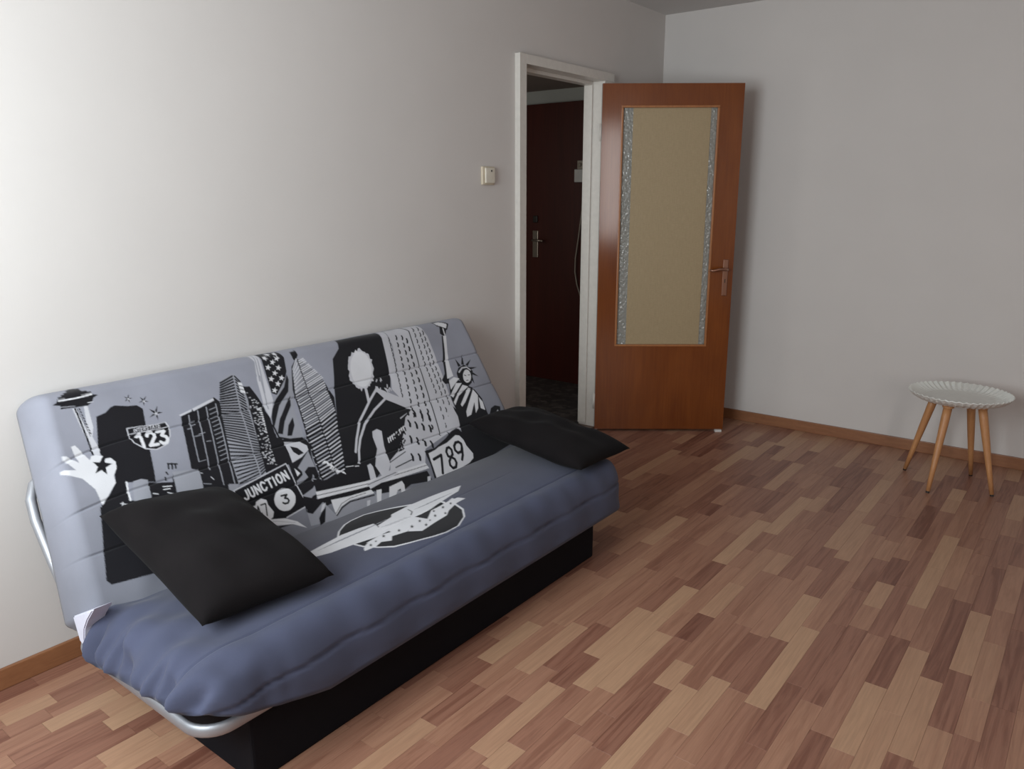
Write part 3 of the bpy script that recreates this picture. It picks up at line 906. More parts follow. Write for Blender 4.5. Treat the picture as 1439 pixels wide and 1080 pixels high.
('W',3.8,[-3063,440,-3054,440]),
('W',3.8,[-3032,463,-3027,471]),
('W',3.8,[-3063,424,-3059,433]),
('W',3.8,[-3061,426,-3057,435]),
('W',3.8,[-3058,453,-3047,447]),
('W',3.8,[-3055,440,-3049,445]),
('W',3.8,[-3049,447,-3043,452]),
('W',3.8,[-3036,472,-3027,471]),
('W',3.8,[-3067,424,-3061,431]),
('W',3.8,[-3042,471,-3031,467]),
('W',3.8,[-3039,462,-3032,465]),
('W',3.9,[-3016,478,-3012,489]),
('W',3.8,[-3077,426,-3068,423]),
('W',3.8,[-3050,439,-3047,448]),
('W',3.8,[-3050,463,-3038,458]),
('L',3.2,[-3034,82,-3031,83]),
('L',3.2,[-3039,95,-3036,95]),
('L',3.1,[-3044,107,-3041,108]),
('L',3.1,[-3048,120,-3045,120]),
('L',3.1,[-3053,132,-3050,133]),
('L',3.1,[-3058,145,-3055,145]),
('L',3.1,[-3063,157,-3060,158]),
('L',3.1,[-3067,177,-3064,178]),
('L',3.1,[-3071,200,-3068,201]),
('L',3.1,[-3075,224,-3072,224]),
('L',3.1,[-3079,247,-3076,248]),
('L',3.0,[-3083,270,-3080,271]),
('L',3.0,[-3087,293,-3084,294]),
('L',3.0,[-3091,317,-3088,318]),
('L',3.0,[-3095,343,-3092,344]),
('L',3.0,[-3099,370,-3096,370]),
('L',3.0,[-3103,396,-3100,397]),
('L',3.0,[-3106,422,-3104,423]),
('L',3.0,[-3110,448,-3107,448]),
('L',2.9,[-3114,473,-3111,474]),
('K',0,[-3423,420,-3214,388,-3203,544,-3288,556,-3399,555,-3420,502]),
('L',3.7,[-3420,502,-3423,420,-3214,388,-3203,544,-3288,556]),
('W',5.9,[-3385,430,-3383,450,-3386,458,-3393,458,-3397,453]),
('W',5.9,[-3376,429,-3374,451,-3369,456,-3363,455,-3360,449,-3362,427]),
('W',6.0,[-3350,453,-3353,426,-3335,452,-3339,424]),
('W',6.1,[-3314,427,-3320,422,-3325,422,-3329,429,-3327,445,-3322,450,-3316,449,-3312,443]),
('W',6.1,[-3308,420,-3289,418]),
('W',6.2,[-3298,419,-3295,447]),
('W',6.2,[-3280,417,-3277,445]),
('W',6.3,[-3264,415,-3259,414,-3253,420,-3251,436,-3255,442,-3261,443,-3266,437,-3268,422,-3264,415]),
('W',6.3,[-3241,441,-3244,412,-3225,439,-3229,410]),
('W',0,[-3397,488,-3373,485,-3366,475,-3345,470,-3330,480,-3332,496,-3323,524,-3333,539,-3351,546,-3378,538,-3387,520,-3385,503]),
('K',4.5,[-3369,527,-3367,490,-3380,516,-3363,516]),
('K',4.5,[-3356,490,-3338,490,-3350,528]),
('W',0,[-3234,511,-3239,520,-3247,527,-3256,532,-3266,536,-3276,536,-3286,534,-3294,530,-3301,524,-3305,516,-3308,506,-3307,497,-3304,487,-3298,479,-3291,471,-3282,466,-3272,462,-3262,461,-3252,463,-3243,467,-3236,474,-3232,482,-3230,491,-3230,501]),
('K',6.2,[-3276,484,-3256,486,-3268,495,-3259,499,-3257,507,-3264,513,-3275,512,-3280,507]),
('W',0,[-3457,507,-3384,510,-3384,521,-3440,527]),
('K',1.3,[-3453,513,-3385,516]),
('W',0,[-3399,534,-3349,542,-3296,556,-3259,580,-3236,611,-3277,583,-3334,568,-3403,558]),
('M',1.4,[-3398,540,-3328,555,-3268,581]),
('K',0,[-3406,558,-3335,571,-3277,583,-3339,579,-3403,572]),
('L',0,[-2578,-10,-2449,-15,-2357,-14,-2337,51,-2354,236,-2385,458,-2479,474,-2620,501,-2655,558,-2834,545,-2733,386,-2672,351,-2598,335,-2648,237,-2631,197]),
('K',0,[-2789,-13,-2587,-10,-2584,24,-2630,191,-2652,230,-2681,235,-2674,360,-2597,335,-2647,360,-2698,424,-2748,473,-2804,497,-2901,541,-2944,547,-3152,514,-3142,466,-3109,482,-3011,488,-2958,315,-2898,170,-2853,66,-2805,30]),
('L',0,[-2688,136,-2693,144,-2700,151,-2704,159,-2703,172,-2712,176,-2715,187,-2727,185,-2732,192,-2739,194,-2745,203,-2752,201,-2759,206,-2766,210,-2772,209,-2777,206,-2783,204,-2795,216,-2794,202,-2801,203,-2805,197,-2809,194,-2808,184,-2812,180,-2811,172,-2817,168,-2822,162,-2818,152,-2819,145,-2810,135,-2805,127,-2808,119,-2803,110,-2799,102,-2793,95,-2789,86,-2783,78,-2778,70,-2768,70,-2762,64,-2755,54,-2748,59,-2742,58,-2734,53,-2729,55,-2719,45,-2712,45,-2709,54,-2706,59,-2701,63,-2696,65,-2694,72,-2687,73,-2683,78,-2685,88,-2687,97,-2678,101,-2687,112,-2687,119,-2688,127]),
('W',0,[-2699,134,-2707,152,-2719,169,-2732,183,-2747,193,-2761,199,-2775,200,-2787,196,-2796,188,-2802,177,-2805,162,-2804,145,-2799,127,-2791,109,-2780,92,-2767,78,-2752,67,-2738,61,-2724,59,-2711,62,-2701,70,-2695,82,-2692,98,-2694,115]),
('W',0,[-2751,64,-2733,48,-2727,65]),
('L',0,[-2773,197,-2765,212,-2777,259,-2790,261]),
('L',9.0,[-2714,215,-2778,258,-2857,321,-2907,382,-2936,426]),
('L',9.0,[-2697,264,-2775,297,-2842,338,-2892,386,-2920,424,-2939,467]),
('L',0,[-2718,207,-2708,222,-2619,281,-2579,328,-2603,338,-2704,268,-2730,224]),
('L',4.6,[-2673,185,-2676,191]),
('K',4.6,[-2661,213,-2660,223]),
('L',4.6,[-2661,214,-2666,224]),
('K',4.5,[-2679,232,-2680,241]),
('L',4.5,[-2700,220,-2703,224]),
('K',4.5,[-2695,184,-2701,192]),
('L',4.6,[-2677,182,-2678,190]),
('K',4.5,[-2694,178,-2701,183]),
('L',4.6,[-2665,235,-2666,241]),
('K',4.6,[-2677,199,-2680,203]),
('L',4.5,[-2680,225,-2679,230]),
('K',4.6,[-2664,191,-2665,198]),
('L',4.6,[-2656,228,-2662,233]),
('K',4.6,[-2647,211,-2651,218]),
('L',4.6,[-2671,233,-2675,243]),
('K',4.6,[-2658,188,-2658,195]),
('L',4.5,[-2719,225,-2727,231]),
('K',4.5,[-2688,226,-2691,231]),
('L',4.6,[-2682,189,-2684,195]),
('K',4.6,[-2652,197,-2656,203]),
('L',4.6,[-2654,231,-2654,240]),
('K',4.6,[-2672,187,-2672,195]),
('L',4.5,[-2697,184,-2705,191]),
('K',4.6,[-2641,197,-2640,204]),
('L',4.6,[-2674,228,-2677,237]),
('K',4.6,[-2670,180,-2673,188]),
('K',0,[-2707,266,-2597,336,-2671,354,-2704,367,-2814,339]),
('L',9.0,[-2697,264,-2775,297,-2842,338]),
('W',5.7,[-2771,416,-2774,431]),
('W',3.6,[-2771,416,-2763,416]),
('W',5.8,[-2759,413,-2763,428]),
('W',3.6,[-2759,413,-2752,413]),
('W',5.8,[-2748,410,-2751,425]),
('W',3.6,[-2748,410,-2741,410]),
('W',5.8,[-2737,407,-2740,422]),
('W',3.6,[-2737,407,-2730,407]),
('W',5.9,[-2726,404,-2729,419]),
('W',3.7,[-2726,404,-2718,404]),
('W',5.9,[-2714,401,-2717,416]),
('W',3.7,[-2714,401,-2707,401]),
('W',5.9,[-2703,398,-2706,413]),
('W',3.7,[-2703,398,-2695,397]),
('W',6.0,[-2691,395,-2694,410]),
('W',3.7,[-2691,395,-2684,394]),
('W',6.0,[-2679,392,-2683,407]),
('W',3.7,[-2679,392,-2672,391]),
('K',6.6,[-2736,416,-2741,418]),
('K',6.6,[-2729,417,-2735,427]),
('K',6.5,[-2756,475,-2759,489]),
('K',6.6,[-2722,451,-2728,462]),
('K',6.5,[-2737,438,-2739,447]),
('K',6.6,[-2713,387,-2723,392]),
('K',6.5,[-2733,457,-2734,464]),
('K',6.7,[-2685,416,-2685,421]),
('K',6.6,[-2718,452,-2719,465]),
('K',6.5,[-2731,467,-2733,477]),
('K',6.5,[-2742,428,-2740,435]),
('K',6.7,[-2698,443,-2701,446]),
('K',6.6,[-2712,398,-2717,411]),
('K',6.6,[-2706,449,-2709,452]),
('K',6.6,[-2715,439,-2717,447]),
('K',6.7,[-2684,410,-2690,415]),
('K',6.5,[-2738,471,-2748,479]),
('K',6.7,[-2692,409,-2703,416]),
('K',6.6,[-2725,473,-2726,481]),
('K',6.6,[-2730,433,-2728,440]),
('K',6.5,[-2743,438,-2739,444]),
('K',6.6,[-2731,387,-2735,396]),
('K',6.6,[-2726,396,-2730,406]),
('K',6.6,[-2725,456,-2736,462]),
('K',6.5,[-2729,480,-2738,491]),
('K',6.5,[-2739,474,-2748,483]),
('K',6.6,[-2702,435,-2710,438]),
('K',6.6,[-2722,387,-2732,395]),
('K',6.5,[-2761,449,-2764,461]),
('K',6.6,[-2717,457,-2719,471]),
('K',6.5,[-2742,478,-2749,480]),
('K',6.6,[-2734,396,-2740,403]),
('K',6.6,[-2726,457,-2736,463]),
('K',6.6,[-2714,420,-2725,428]),
('K',6.5,[-2741,447,-2749,459]),
('K',6.7,[-2673,397,-2675,408]),
('K',6.6,[-2715,391,-2719,398]),
('K',6.5,[-2733,475,-2738,480]),
('K',6.5,[-2735,450,-2736,460]),
('K',6.6,[-2727,412,-2727,422]),
('L',0,[-2826,373,-2802,369,-2785,382,-2803,437,-2811,509,-2844,542,-2874,537,-2882,498,-2839,440,-2835,394]),
('L',0,[-2914,486,-2897,483,-2893,497,-2901,541,-2927,538]),
('W',3.2,[-2994,464,-2968,470]),
('W',3.3,[-2962,474,-2948,477]),
('M',4.9,[-2548,-17,-2549,62,-2587,171]),
('K',5.1,[-2449,-15,-2426,14,-2439,104,-2473,257,-2511,470]),
('K',5.1,[-2548,26,-2548,35,-2553,42]),
('K',5.1,[-2554,48,-2553,56,-2558,64]),
('K',5.0,[-2560,70,-2559,78,-2564,85]),
('K',5.0,[-2565,92,-2565,100,-2570,107]),
('K',5.0,[-2571,114,-2570,122,-2575,129]),
('K',5.0,[-2577,135,-2576,143,-2581,150]),
('K',5.0,[-2582,157,-2582,165,-2587,172]),
('K',4.9,[-2588,178,-2587,186,-2592,193]),
('K',4.9,[-2593,199,-2593,207,-2598,214]),
('K',4.9,[-2599,220,-2598,228,-2603,235]),
('K',4.9,[-2605,241,-2604,249,-2609,256]),
('K',4.9,[-2610,262,-2609,270,-2614,277]),
('K',6.9,[-2505,24,-2505,33,-2510,40]),
('K',6.8,[-2514,55,-2513,63,-2519,71]),
('K',6.8,[-2523,86,-2522,94,-2527,101]),
('K',6.7,[-2531,116,-2530,124,-2536,131]),
('K',6.7,[-2540,146,-2539,154,-2544,161]),
('K',6.7,[-2548,176,-2547,184,-2552,191]),
('K',6.6,[-2556,206,-2556,214,-2561,221]),
('K',6.6,[-2565,236,-2564,244,-2569,251]),
('K',6.5,[-2573,265,-2572,273,-2577,280]),
('K',6.5,[-2581,294,-2580,302,-2585,309]),
('K',6.5,[-2589,323,-2589,331,-2594,338]),
('K',6.4,[-2597,352,-2597,360,-2602,367]),
('K',6.9,[-2475,29,-2474,37,-2479,45]),
('K',6.9,[-2483,62,-2482,70,-2488,78]),
('K',6.9,[-2491,94,-2491,103,-2496,110]),
('K',6.8,[-2500,127,-2499,135,-2504,142]),
('K',6.8,[-2508,159,-2507,167,-2512,174]),
('K',6.7,[-2516,191,-2515,199,-2520,206]),
('K',6.7,[-2524,222,-2523,231,-2528,238]),
('K',6.7,[-2532,254,-2531,262,-2536,269]),
('K',6.6,[-2540,285,-2539,293,-2544,300]),
('K',6.6,[-2547,316,-2547,324,-2552,331]),
('K',6.6,[-2555,347,-2555,355,-2560,362]),
('K',6.5,[-2563,378,-2562,386,-2567,393]),
('K',8.2,[-2456,46,-2456,54,-2461,62]),
('K',8.1,[-2463,81,-2463,89,-2468,97]),
('K',8.1,[-2471,116,-2470,124,-2475,131]),
('K',8.0,[-2478,151,-2477,159,-2482,166]),
('K',8.0,[-2485,185,-2484,193,-2489,200]),
('K',7.9,[-2492,219,-2491,228,-2496,235]),
('K',7.9,[-2499,253,-2498,262,-2503,269]),
('K',7.8,[-2505,287,-2505,295,-2510,302]),
('K',7.8,[-2512,321,-2512,329,-2517,336]),
('K',7.8,[-2519,354,-2518,362,-2524,369]),
('K',7.7,[-2526,388,-2525,396,-2530,402]),
('K',7.7,[-2533,421,-2532,429,-2537,435]),
('K',5.4,[-2397,4,-2396,13,-2402,20]),
('K',5.4,[-2400,30,-2400,39,-2405,46]),
('K',5.4,[-2403,56,-2403,64,-2408,72]),
('K',5.4,[-2407,82,-2406,90,-2411,97]),
('K',5.3,[-2410,107,-2409,116,-2415,123]),
('K',5.3,[-2413,133,-2412,141,-2418,148]),
('K',5.3,[-2416,158,-2415,167,-2421,174]),
('K',5.3,[-2419,183,-2418,192,-2424,199]),
('K',5.3,[-2422,209,-2421,217,-2427,224]),
('K',5.3,[-2425,234,-2424,242,-2430,249]),
('K',5.2,[-2428,259,-2427,267,-2433,274]),
('K',5.2,[-2431,284,-2430,292,-2436,299]),
('K',5.5,[-2368,4,-2367,12,-2373,20]),
('K',5.5,[-2371,31,-2370,40,-2376,47]),
('K',5.4,[-2375,58,-2374,67,-2380,74]),
('K',5.4,[-2378,86,-2377,94,-2383,101]),
('K',5.4,[-2381,113,-2381,121,-2386,128]),
('K',5.4,[-2385,139,-2384,148,-2390,155]),
('K',5.4,[-2388,166,-2387,175,-2393,182]),
('K',5.3,[-2392,193,-2391,201,-2396,209]),
('K',5.3,[-2395,220,-2394,228,-2400,235]),
('K',5.3,[-2398,246,-2397,255,-2403,262]),
('K',5.3,[-2402,273,-2401,281,-2406,288]),
('K',5.3,[-2405,299,-2404,307,-2410,314]),
('K',5.5,[-2351,25,-2350,34,-2356,42]),
('K',5.5,[-2354,53,-2353,61,-2359,69]),
('K',5.5,[-2357,80,-2356,89,-2362,96]),
('K',5.4,[-2360,107,-2359,116,-2365,123]),
('K',5.4,[-2363,135,-2362,143,-2368,150]),
('K',5.4,[-2366,162,-2365,170,-2371,177]),
('K',5.4,[-2369,189,-2368,197,-2374,204]),
('K',5.4,[-2372,215,-2371,224,-2376,231]),
('K',5.4,[-2374,242,-2374,251,-2379,258]),
('K',5.3,[-2377,269,-2377,277,-2382,284]),
('K',5.3,[-2380,296,-2380,304,-2385,311]),
('K',5.3,[-2383,322,-2382,330,-2388,337]),
('K',9.3,[-2621,327,-2619,338]),
('K',11.1,[-2620,340,-2624,351]),
('K',9.4,[-2590,342,-2588,353]),
('K',11.2,[-2589,354,-2593,365]),
('K',9.5,[-2559,356,-2557,367]),
('K',11.4,[-2558,369,-2562,380]),
('K',9.6,[-2527,371,-2525,382]),
('K',11.5,[-2526,384,-2530,395]),
('K',9.1,[-2640,374,-2638,385]),
('K',11.0,[-2638,387,-2643,397]),
('K',9.3,[-2609,389,-2607,400]),
('K',11.1,[-2608,401,-2612,412]),
('K',9.4,[-2579,404,-2576,415]),
('K',11.2,[-2577,416,-2582,427]),
('K',9.5,[-2547,419,-2545,430]),
('K',11.4,[-2546,431,-2550,442]),
('K',9.0,[-2667,435,-2665,446]),
('K',10.8,[-2666,447,-2670,458]),
('K',9.1,[-2637,450,-2635,461]),
('K',10.9,[-2636,462,-2640,473]),
('K',9.2,[-2607,465,-2604,476]),
('K',11.1,[-2605,477,-2610,488]),
('K',9.3,[-2576,480,-2574,491]),
('K',11.2,[-2575,493,-2579,504]),
('K',8.8,[-2698,502,-2696,513]),
('K',10.6,[-2697,514,-2701,525]),
('K',9.0,[-2665,512,-2663,522]),
('K',10.7,[-2664,524,-2668,534]),
('K',5.0,[-2443,322,-2443,331,-2448,339]),
('K',5.0,[-2417,334,-2417,343,-2422,351]),
('K',5.1,[-2390,345,-2390,354,-2395,362]),
('K',5.0,[-2449,359,-2449,368,-2454,375]),
('K',5.0,[-2423,370,-2423,379,-2428,387]),
('K',5.0,[-2397,382,-2396,391,-2401,399]),
('K',4.9,[-2455,395,-2455,404,-2460,412]),
('K',5.0,[-2429,407,-2429,416,-2434,423]),
('K',5.0,[-2403,418,-2403,428,-2408,435]),
('K',4.9,[-2461,431,-2461,440,-2466,447]),
('K',4.9,[-2435,443,-2435,452,-2440,460]),
('K',5.0,[-2409,455,-2409,464,-2414,472]),
('K',4.9,[-2467,467,-2467,476,-2472,483]),
('K',4.9,[-2441,479,-2441,488,-2446,495]),
('K',5.0,[-2415,491,-2415,500,-2420,508]),
('K',0,[-3205,509,-3161,535,-2956,557,-2659,582,-2653,626,-2760,608,-2806,618,-2890,610,-2931,581,-3086,567,-3137,568,-3174,592,-3216,563]),
('W',0,[-3153,511,-2945,538,-2651,551,-2644,576,-2808,569,-2945,558,-3158,536]),
('K',2.2,[-3156,524,-2950,548,-2647,562]),
('L',0,[-2946,549,-2826,531,-2760,478,-2697,475,-2704,514,-2785,519,-2798,552,-2943,569]),
('K',3.4,[-2811,504,-2719,485]),
('K',4.2,[-2795,529,-2708,522]),
('K',2.4,[-2948,552,-2805,546]),
('M',0,[-3212,554,-3145,547,-3118,610,-3040,579,-2941,593,-2791,619,-2646,630,-2654,644,-2794,636,-2954,638,-3120,624,-3220,611]),
('W',0,[-3112,555,-3038,565,-2942,572,-2935,588,-3040,579,-3085,589,-3118,610,-3116,583]),
('K',1.9,[-3118,605,-3080,580,-3037,573,-2968,576]),
('K',4.7,[-3116,611,-3084,593,-3043,584,-2939,594]),
('W',0,[-2922,581,-2899,584,-2927,633,-2945,634]),
('L',0,[-2977,603,-2962,605,-2981,632,-2991,629]),
('W',0,[-2863,587,-2796,583,-2793,600,-2806,632,-2825,632,-2817,608,-2834,610,-2860,632,-2888,631]),
('L',0,[-3151,559,-3135,557,-3158,582,-3168,581]),
('K',0,[-3163,581,-3141,569,-3167,616,-3188,621,-3182,597]),
('L',0,[-2669,604,-2653,606,-2669,634,-2683,630]),
('K',0,[-3210,550,-3164,540,-3112,555,-3148,553,-3197,576,-3213,566]),
('K',0,[-2384,364,-2355,418,-2259,427,-2213,453,-2064,493,-2145,607,-2332,628,-2504,634,-2643,637,-2631,568,-2630,508,-2573,510,-2496,489,-2445,468,-2411,463,-2399,487,-2380,419]),
('L',0,[-2379,365,-2385,411,-2397,477,-2411,463,-2445,468,-2462,435]),
('W',0,[-2616,522,-2574,518,-2552,512,-2498,507,-2452,494,-2438,490,-2420,497,-2409,520,-2408,546,-2393,586,-2402,604,-2434,616,-2502,624,-2631,630,-2625,587,-2621,551]),
('K',11.7,[-2604,551,-2557,545,-2591,614]),
('K',11.4,[-2513,567,-2525,560,-2524,541,-2512,528,-2499,527,-2492,540,-2498,559,-2513,567,-2531,580,-2537,596,-2530,611,-2512,611,-2499,596,-2499,579,-2513,567]),
('K',11.8,[-2433,543,-2446,561,-2467,562,-2475,547,-2470,530,-2455,519,-2439,520,-2430,531,-2434,546,-2448,576,-2463,593]),
('K',4.8,[-2397,487,-2394,539,-2384,588,-2405,614]),
('K',7.9,[-2253,-9,-2220,-12,-2186,15,-2206,37,-2252,12,-2253,-9]),
('W',0,[-2252,-7,-2222,-9,-2191,16,-2207,33,-2251,10]),
('K',0,[-2241,22,-2205,33,-2222,56,-2243,66,-2256,51]),
('W',6.2,[-2225,32,-2231,58]),
('K',0,[-2253,63,-2240,65,-2282,142,-2302,199,-2337,275,-2361,273,-2369,253,-2338,230,-2315,174]),
('W',0,[-2245,64,-2226,65,-2269,144,-2292,205,-2298,249,-2337,254,-2309,190,-2273,121]),
('K',0,[-2230,214,-2241,176,-2248,217]),
('K',0,[-2208,213,-2186,164,-2224,210]),
('K',0,[-2190,224,-2150,196,-2200,215]),
('K',0,[-2190,243,-2138,239,-2185,230]),
('K',0,[-2199,260,-2156,282,-2185,250]),
('K',0,[-2212,273,-2202,309,-2194,271]),
('K',0,[-2274,242,-2250,221,-2211,213,-2186,229,-2175,251,-2215,300,-2244,311,-2271,296,-2278,264]),
('W',0,[-2200,270,-2207,280,-2217,289,-2228,294,-2239,295,-2246,292,-2251,284,-2251,274,-2247,263,-2240,252,-2230,244,-2219,238,-2208,237,-2200,241,-2196,248,-2196,258]),
('L',6.9,[-2258,240,-2229,225,-2200,227,-2187,243]),
('K',4.3,[-2236,259,-2229,263]),
('K',3.5,[-2215,263,-2205,264]),
('K',3.5,[-2239,284,-2228,285]),
('K',0,[-2339,267,-2298,253,-2258,300,-2220,322,-2201,380,-2206,443,-2204,463,-2365,434,-2372,399,-2367,346]),
('W',0,[-2333,264,-2299,254,-2272,267,-2293,276,-2345,303]),
('W',0,[-2302,282,-2271,289,-2353,338,-2359,325]),
('W',0,[-2271,297,-2244,311,-2318,338,-2363,372,-2363,357]),
('W',0,[-2248,316,-2232,323,-2300,372,-2330,387,-2332,376]),
('W',0,[-2225,329,-2215,361,-2246,415,-2272,431,-2251,384,-2301,431,-2331,435,-2321,412]),
('W',0,[-2215,369,-2205,394,-2212,432,-2232,418]),
('K',0,[-2201,460,-2175,432,-2146,426,-2116,438,-2136,480]),
('L',0,[-2171,467,-2138,447,-2137,472])]
SEAT_PRINT=[('W',0,[-3252,627,-3222,597,-3173,564,-3134,551,-3075,547,-3034,565,-2932,620,-2852,665,-2830,741,-2847,791,-2888,834,-2950,862,-3011,864,-3061,856,-3145,833,-3193,817,-3226,785,-3252,746,-3259,713,-3257,658]),
('K',0,[-3246,627,-3217,599,-3170,569,-3134,557,-3077,554,-3038,572,-2939,627,-2862,671,-2840,744,-2856,792,-2895,833,-2954,859,-3011,860,-3060,851,-3141,828,-3187,811,-3220,780,-3245,742,-3252,710,-3251,657]),
('W',0,[-3415,650,-3308,635,-3235,626,-3171,631,-3116,642,-3121,665,-3044,649,-3029,634,-2937,625,-2844,627,-2788,631,-2728,638,-2692,643,-2740,673,-2788,680,-2896,701,-2969,711,-2997,709,-3079,767,-3129,749,-3125,723,-3182,725,-3269,707,-3336,699,-3406,675]),
('W',0,[-2997,709,-2983,754,-2925,716,-2878,714,-2803,699,-2785,713,-2775,737,-2823,740,-2890,763,-2921,783,-2986,791,-3058,803,-3089,772]),
('W',0,[-3259,756,-3224,731,-3160,724,-3115,736,-3071,754,-3088,771,-3145,758,-3167,779,-3194,762,-3225,772,-3266,769]),
('K',0,[-3152,728,-3157,735,-3155,739,-3161,741,-3166,748,-3165,742,-3170,743,-3164,737,-3162,730,-3159,733]),
('K',0,[-3093,735,-3098,743,-3096,746,-3102,748,-3108,755,-3106,749,-3112,750,-3105,744,-3102,738,-3100,741]),
('K',0,[-3045,745,-3052,754,-3049,758,-3056,760,-3063,768,-3061,761,-3068,762,-3060,756,-3057,748,-3054,751]),
('K',0,[-3000,736,-3006,744,-3004,747,-3011,749,-3017,757,-3015,750,-3021,751,-3013,745,-3011,738,-3008,741]),
('K',0,[-3007,772,-3014,780,-3011,783,-3018,785,-3025,793,-3023,786,-3029,787,-3021,781,-3019,774,-3016,777]),
('K',0,[-2938,746,-2944,754,-2942,757,-2948,759,-2955,767,-2953,760,-2959,761,-2951,755,-2949,748,-2946,751]),
('K',0,[-2914,718,-2920,725,-2918,728,-2924,730,-2930,736,-2928,731,-2933,732,-2926,726,-2924,720,-2921,723]),
('K',0,[-2870,718,-2876,726,-2874,730,-2881,732,-2888,740,-2886,733,-2893,734,-2884,728,-2881,721,-2878,724]),
('K',0,[-2902,759,-2908,766,-2906,770,-2912,771,-2918,779,-2916,772,-2922,773,-2915,768,-2912,761,-2909,764]),
('K',0,[-2830,718,-2836,725,-2834,728,-2840,730,-2847,737,-2845,731,-2850,732,-2843,726,-2840,720,-2838,723]),
('K',0,[-3220,744,-3225,751,-3223,755,-3228,756,-3233,763,-3232,757,-3237,758,-3231,753,-3229,746,-3227,749]),
('K',0,[-3195,739,-3198,744,-3197,747,-3201,748,-3204,753,-3203,749,-3207,749,-3203,745,-3201,741,-3199,743]),
('K',0,[-2978,760,-2982,766,-2980,768,-2985,770,-2990,775,-2988,770,-2993,771,-2987,767,-2985,762,-2983,764]),
('M',1.8,[-3351,658,-3262,651]),
('M',2.1,[-3329,658,-3239,651]),
('M',1.9,[-3307,658,-3216,651]),
('M',2.1,[-3285,658,-3192,651]),
('M',1.9,[-3262,658,-3168,651]),
('M',1.8,[-3240,658,-3144,651]),
('M',1.9,[-3216,658,-3119,651]),
('M',2.1,[-3193,658,-3094,651]),
('M',2.1,[-3169,658,-3068,651]),
('M',2.1,[-2953,666,-2888,669]),
('M',2.1,[-2934,665,-2868,668]),
('M',2.1,[-2915,665,-2848,668]),
('M',2.3,[-2895,664,-2828,667]),
('M',2.1,[-2876,664,-2808,667]),
('M',2.5,[-2856,663,-2787,666]),
('M',2.1,[-2836,663,-2766,666]),
('K',3.2,[-3109,640,-3117,662,-3125,675]),
('K',3.9,[-2966,648,-2972,673,-2993,689]),
('M',2.1,[-3120,682,-3086,694]),
('M',2.1,[-3102,683,-3070,695]),
('M',2.5,[-3083,684,-3054,696]),
('M',2.3,[-3064,686,-3038,697]),
('M',2.1,[-3046,687,-3021,698]),
('M',2.6,[-3026,688,-3005,699]),
('K',0,[-3243,735,-3177,732,-3221,734,-3238,741])]
# ================================================================ fabric print
PAL = {'K': (.0085, .008, .0105), 'W': (.62, .62, .65), 'L': (.50, .50, .54), 'M': (.27, .275, .31)}
BASE_BACK = (.262, .268, .315)
def raster(shapes, a0, a1, b0, b1, base_fn, step=.0008):
    na, nb = int((a1-a0)/step), int((b1-b0)/step)
    img = np.zeros((na, nb, 3), np.float32)
    A = a0+(np.arange(na)+.5)*step; B = b0+(np.arange(nb)+.5)*step
    img[:] = base_fn(A[:, None], B[None, :])
    for col, w, flat in shapes:
        P = np.array(flat, float).reshape(-1, 2)/1000
        rad = w/2000 if w else 0
        i0, i1 = int((P[:, 0].min()-rad-a0)/step)-1, int((P[:, 0].max()+rad-a0)/step)+2
        j0, j1 = int((P[:, 1].min()-rad-b0)/step)-1, int((P[:, 1].max()+rad-b0)/step)+2
        i0, j0 = max(i0, 0), max(j0, 0); i1, j1 = min(i1, na), min(j1, nb)
        if i1 <= i0 or j1 <= j0: continue
        X, Y = A[i0:i1, None], B[None, j0:j1]
        if w:
            m = np.zeros((i1-i0, j1-j0), bool)
            for p, q in zip(P, P[1:]):
                d = q-p; L2 = max(d@d, 1e-12); t = np.clip(((X-p[0])*d[0]+(Y-p[1])*d[1])/L2, 0, 1)
                m |= (X-p[0]-t*d[0])**2+(Y-p[1]-t*d[1])**2 < rad*rad
        else:
            m = np.zeros((i1-i0, j1-j0), bool)
            for p, q in zip(P, np.roll(P, -1, 0)):
                if p[1] == q[1]: continue
                c = ((p[1] > Y) != (q[1] > Y)) & (X < (q[0]-p[0])*(Y-p[1])/(q[1]-p[1])+p[0])
                m ^= c
        img[i0:i1, j0:j1][m] = PAL[col]
    def sample(a, b, k=1):
        i = np.clip(((a-a0)/step).astype(int), k, na-k-1); j = np.clip(((b-b0)/step).astype(int), k, nb-k-1)
        out = 0
        for di in range(-k, k+1):
            for dj in range(-k, k+1): out = out+img[i+di, j+dj]
        return out/(2*k+1)**2
    return sample

def edge_axis(a0, a1, r0, r1, step, nr=14):
    """positions from a0 to a1, angular inside the two rounded edges"""
    th = np.linspace(0, math.pi/2, nr+1)[:-1]
    left = a0+r0*(1-np.cos(th)); right = (a1-r1*(1-np.cos(th)))[::-1]
    n = max(2, int(round((a1-r1-a0-r0)/step)))
    return np.concatenate([left, np.linspace(a0+r0, a1-r1, n+1), right])
def edge_h(x, a0, a1, r0, r1, p=2.0):
    d0 = np.clip((x-a0)/r0, 0, 1); d1 = np.clip((a1-x)/r1, 0, 1)
    f = lambda d: (1-(1-d)**p)**(1/p)
    return f(d0)*f(d1)
def squash(U, V, u0, u1, v0, v1, R):
    """turn the rectangle's corners into round ones"""
    U, V = U.copy(), V.copy()
    for (uc, su) in ((u0, 1), (u1, -1)):
        for (vc, sv) in ((v0, 1), (v1, -1)):
            a = np.clip((R-(U-uc)*su)/R, 0, 1); b = np.clip((R-(V-vc)*sv)/R, 0, 1)
            m = (a > 0) & (b > 0)
            a2 = a*np.sqrt(1-b*b/2); b2 = b*np.sqrt(1-a*a/2)
            U[m] = (uc+su*R*(1-a2))[m]; V[m] = (vc+sv*R*(1-b2))[m]
    return U, V
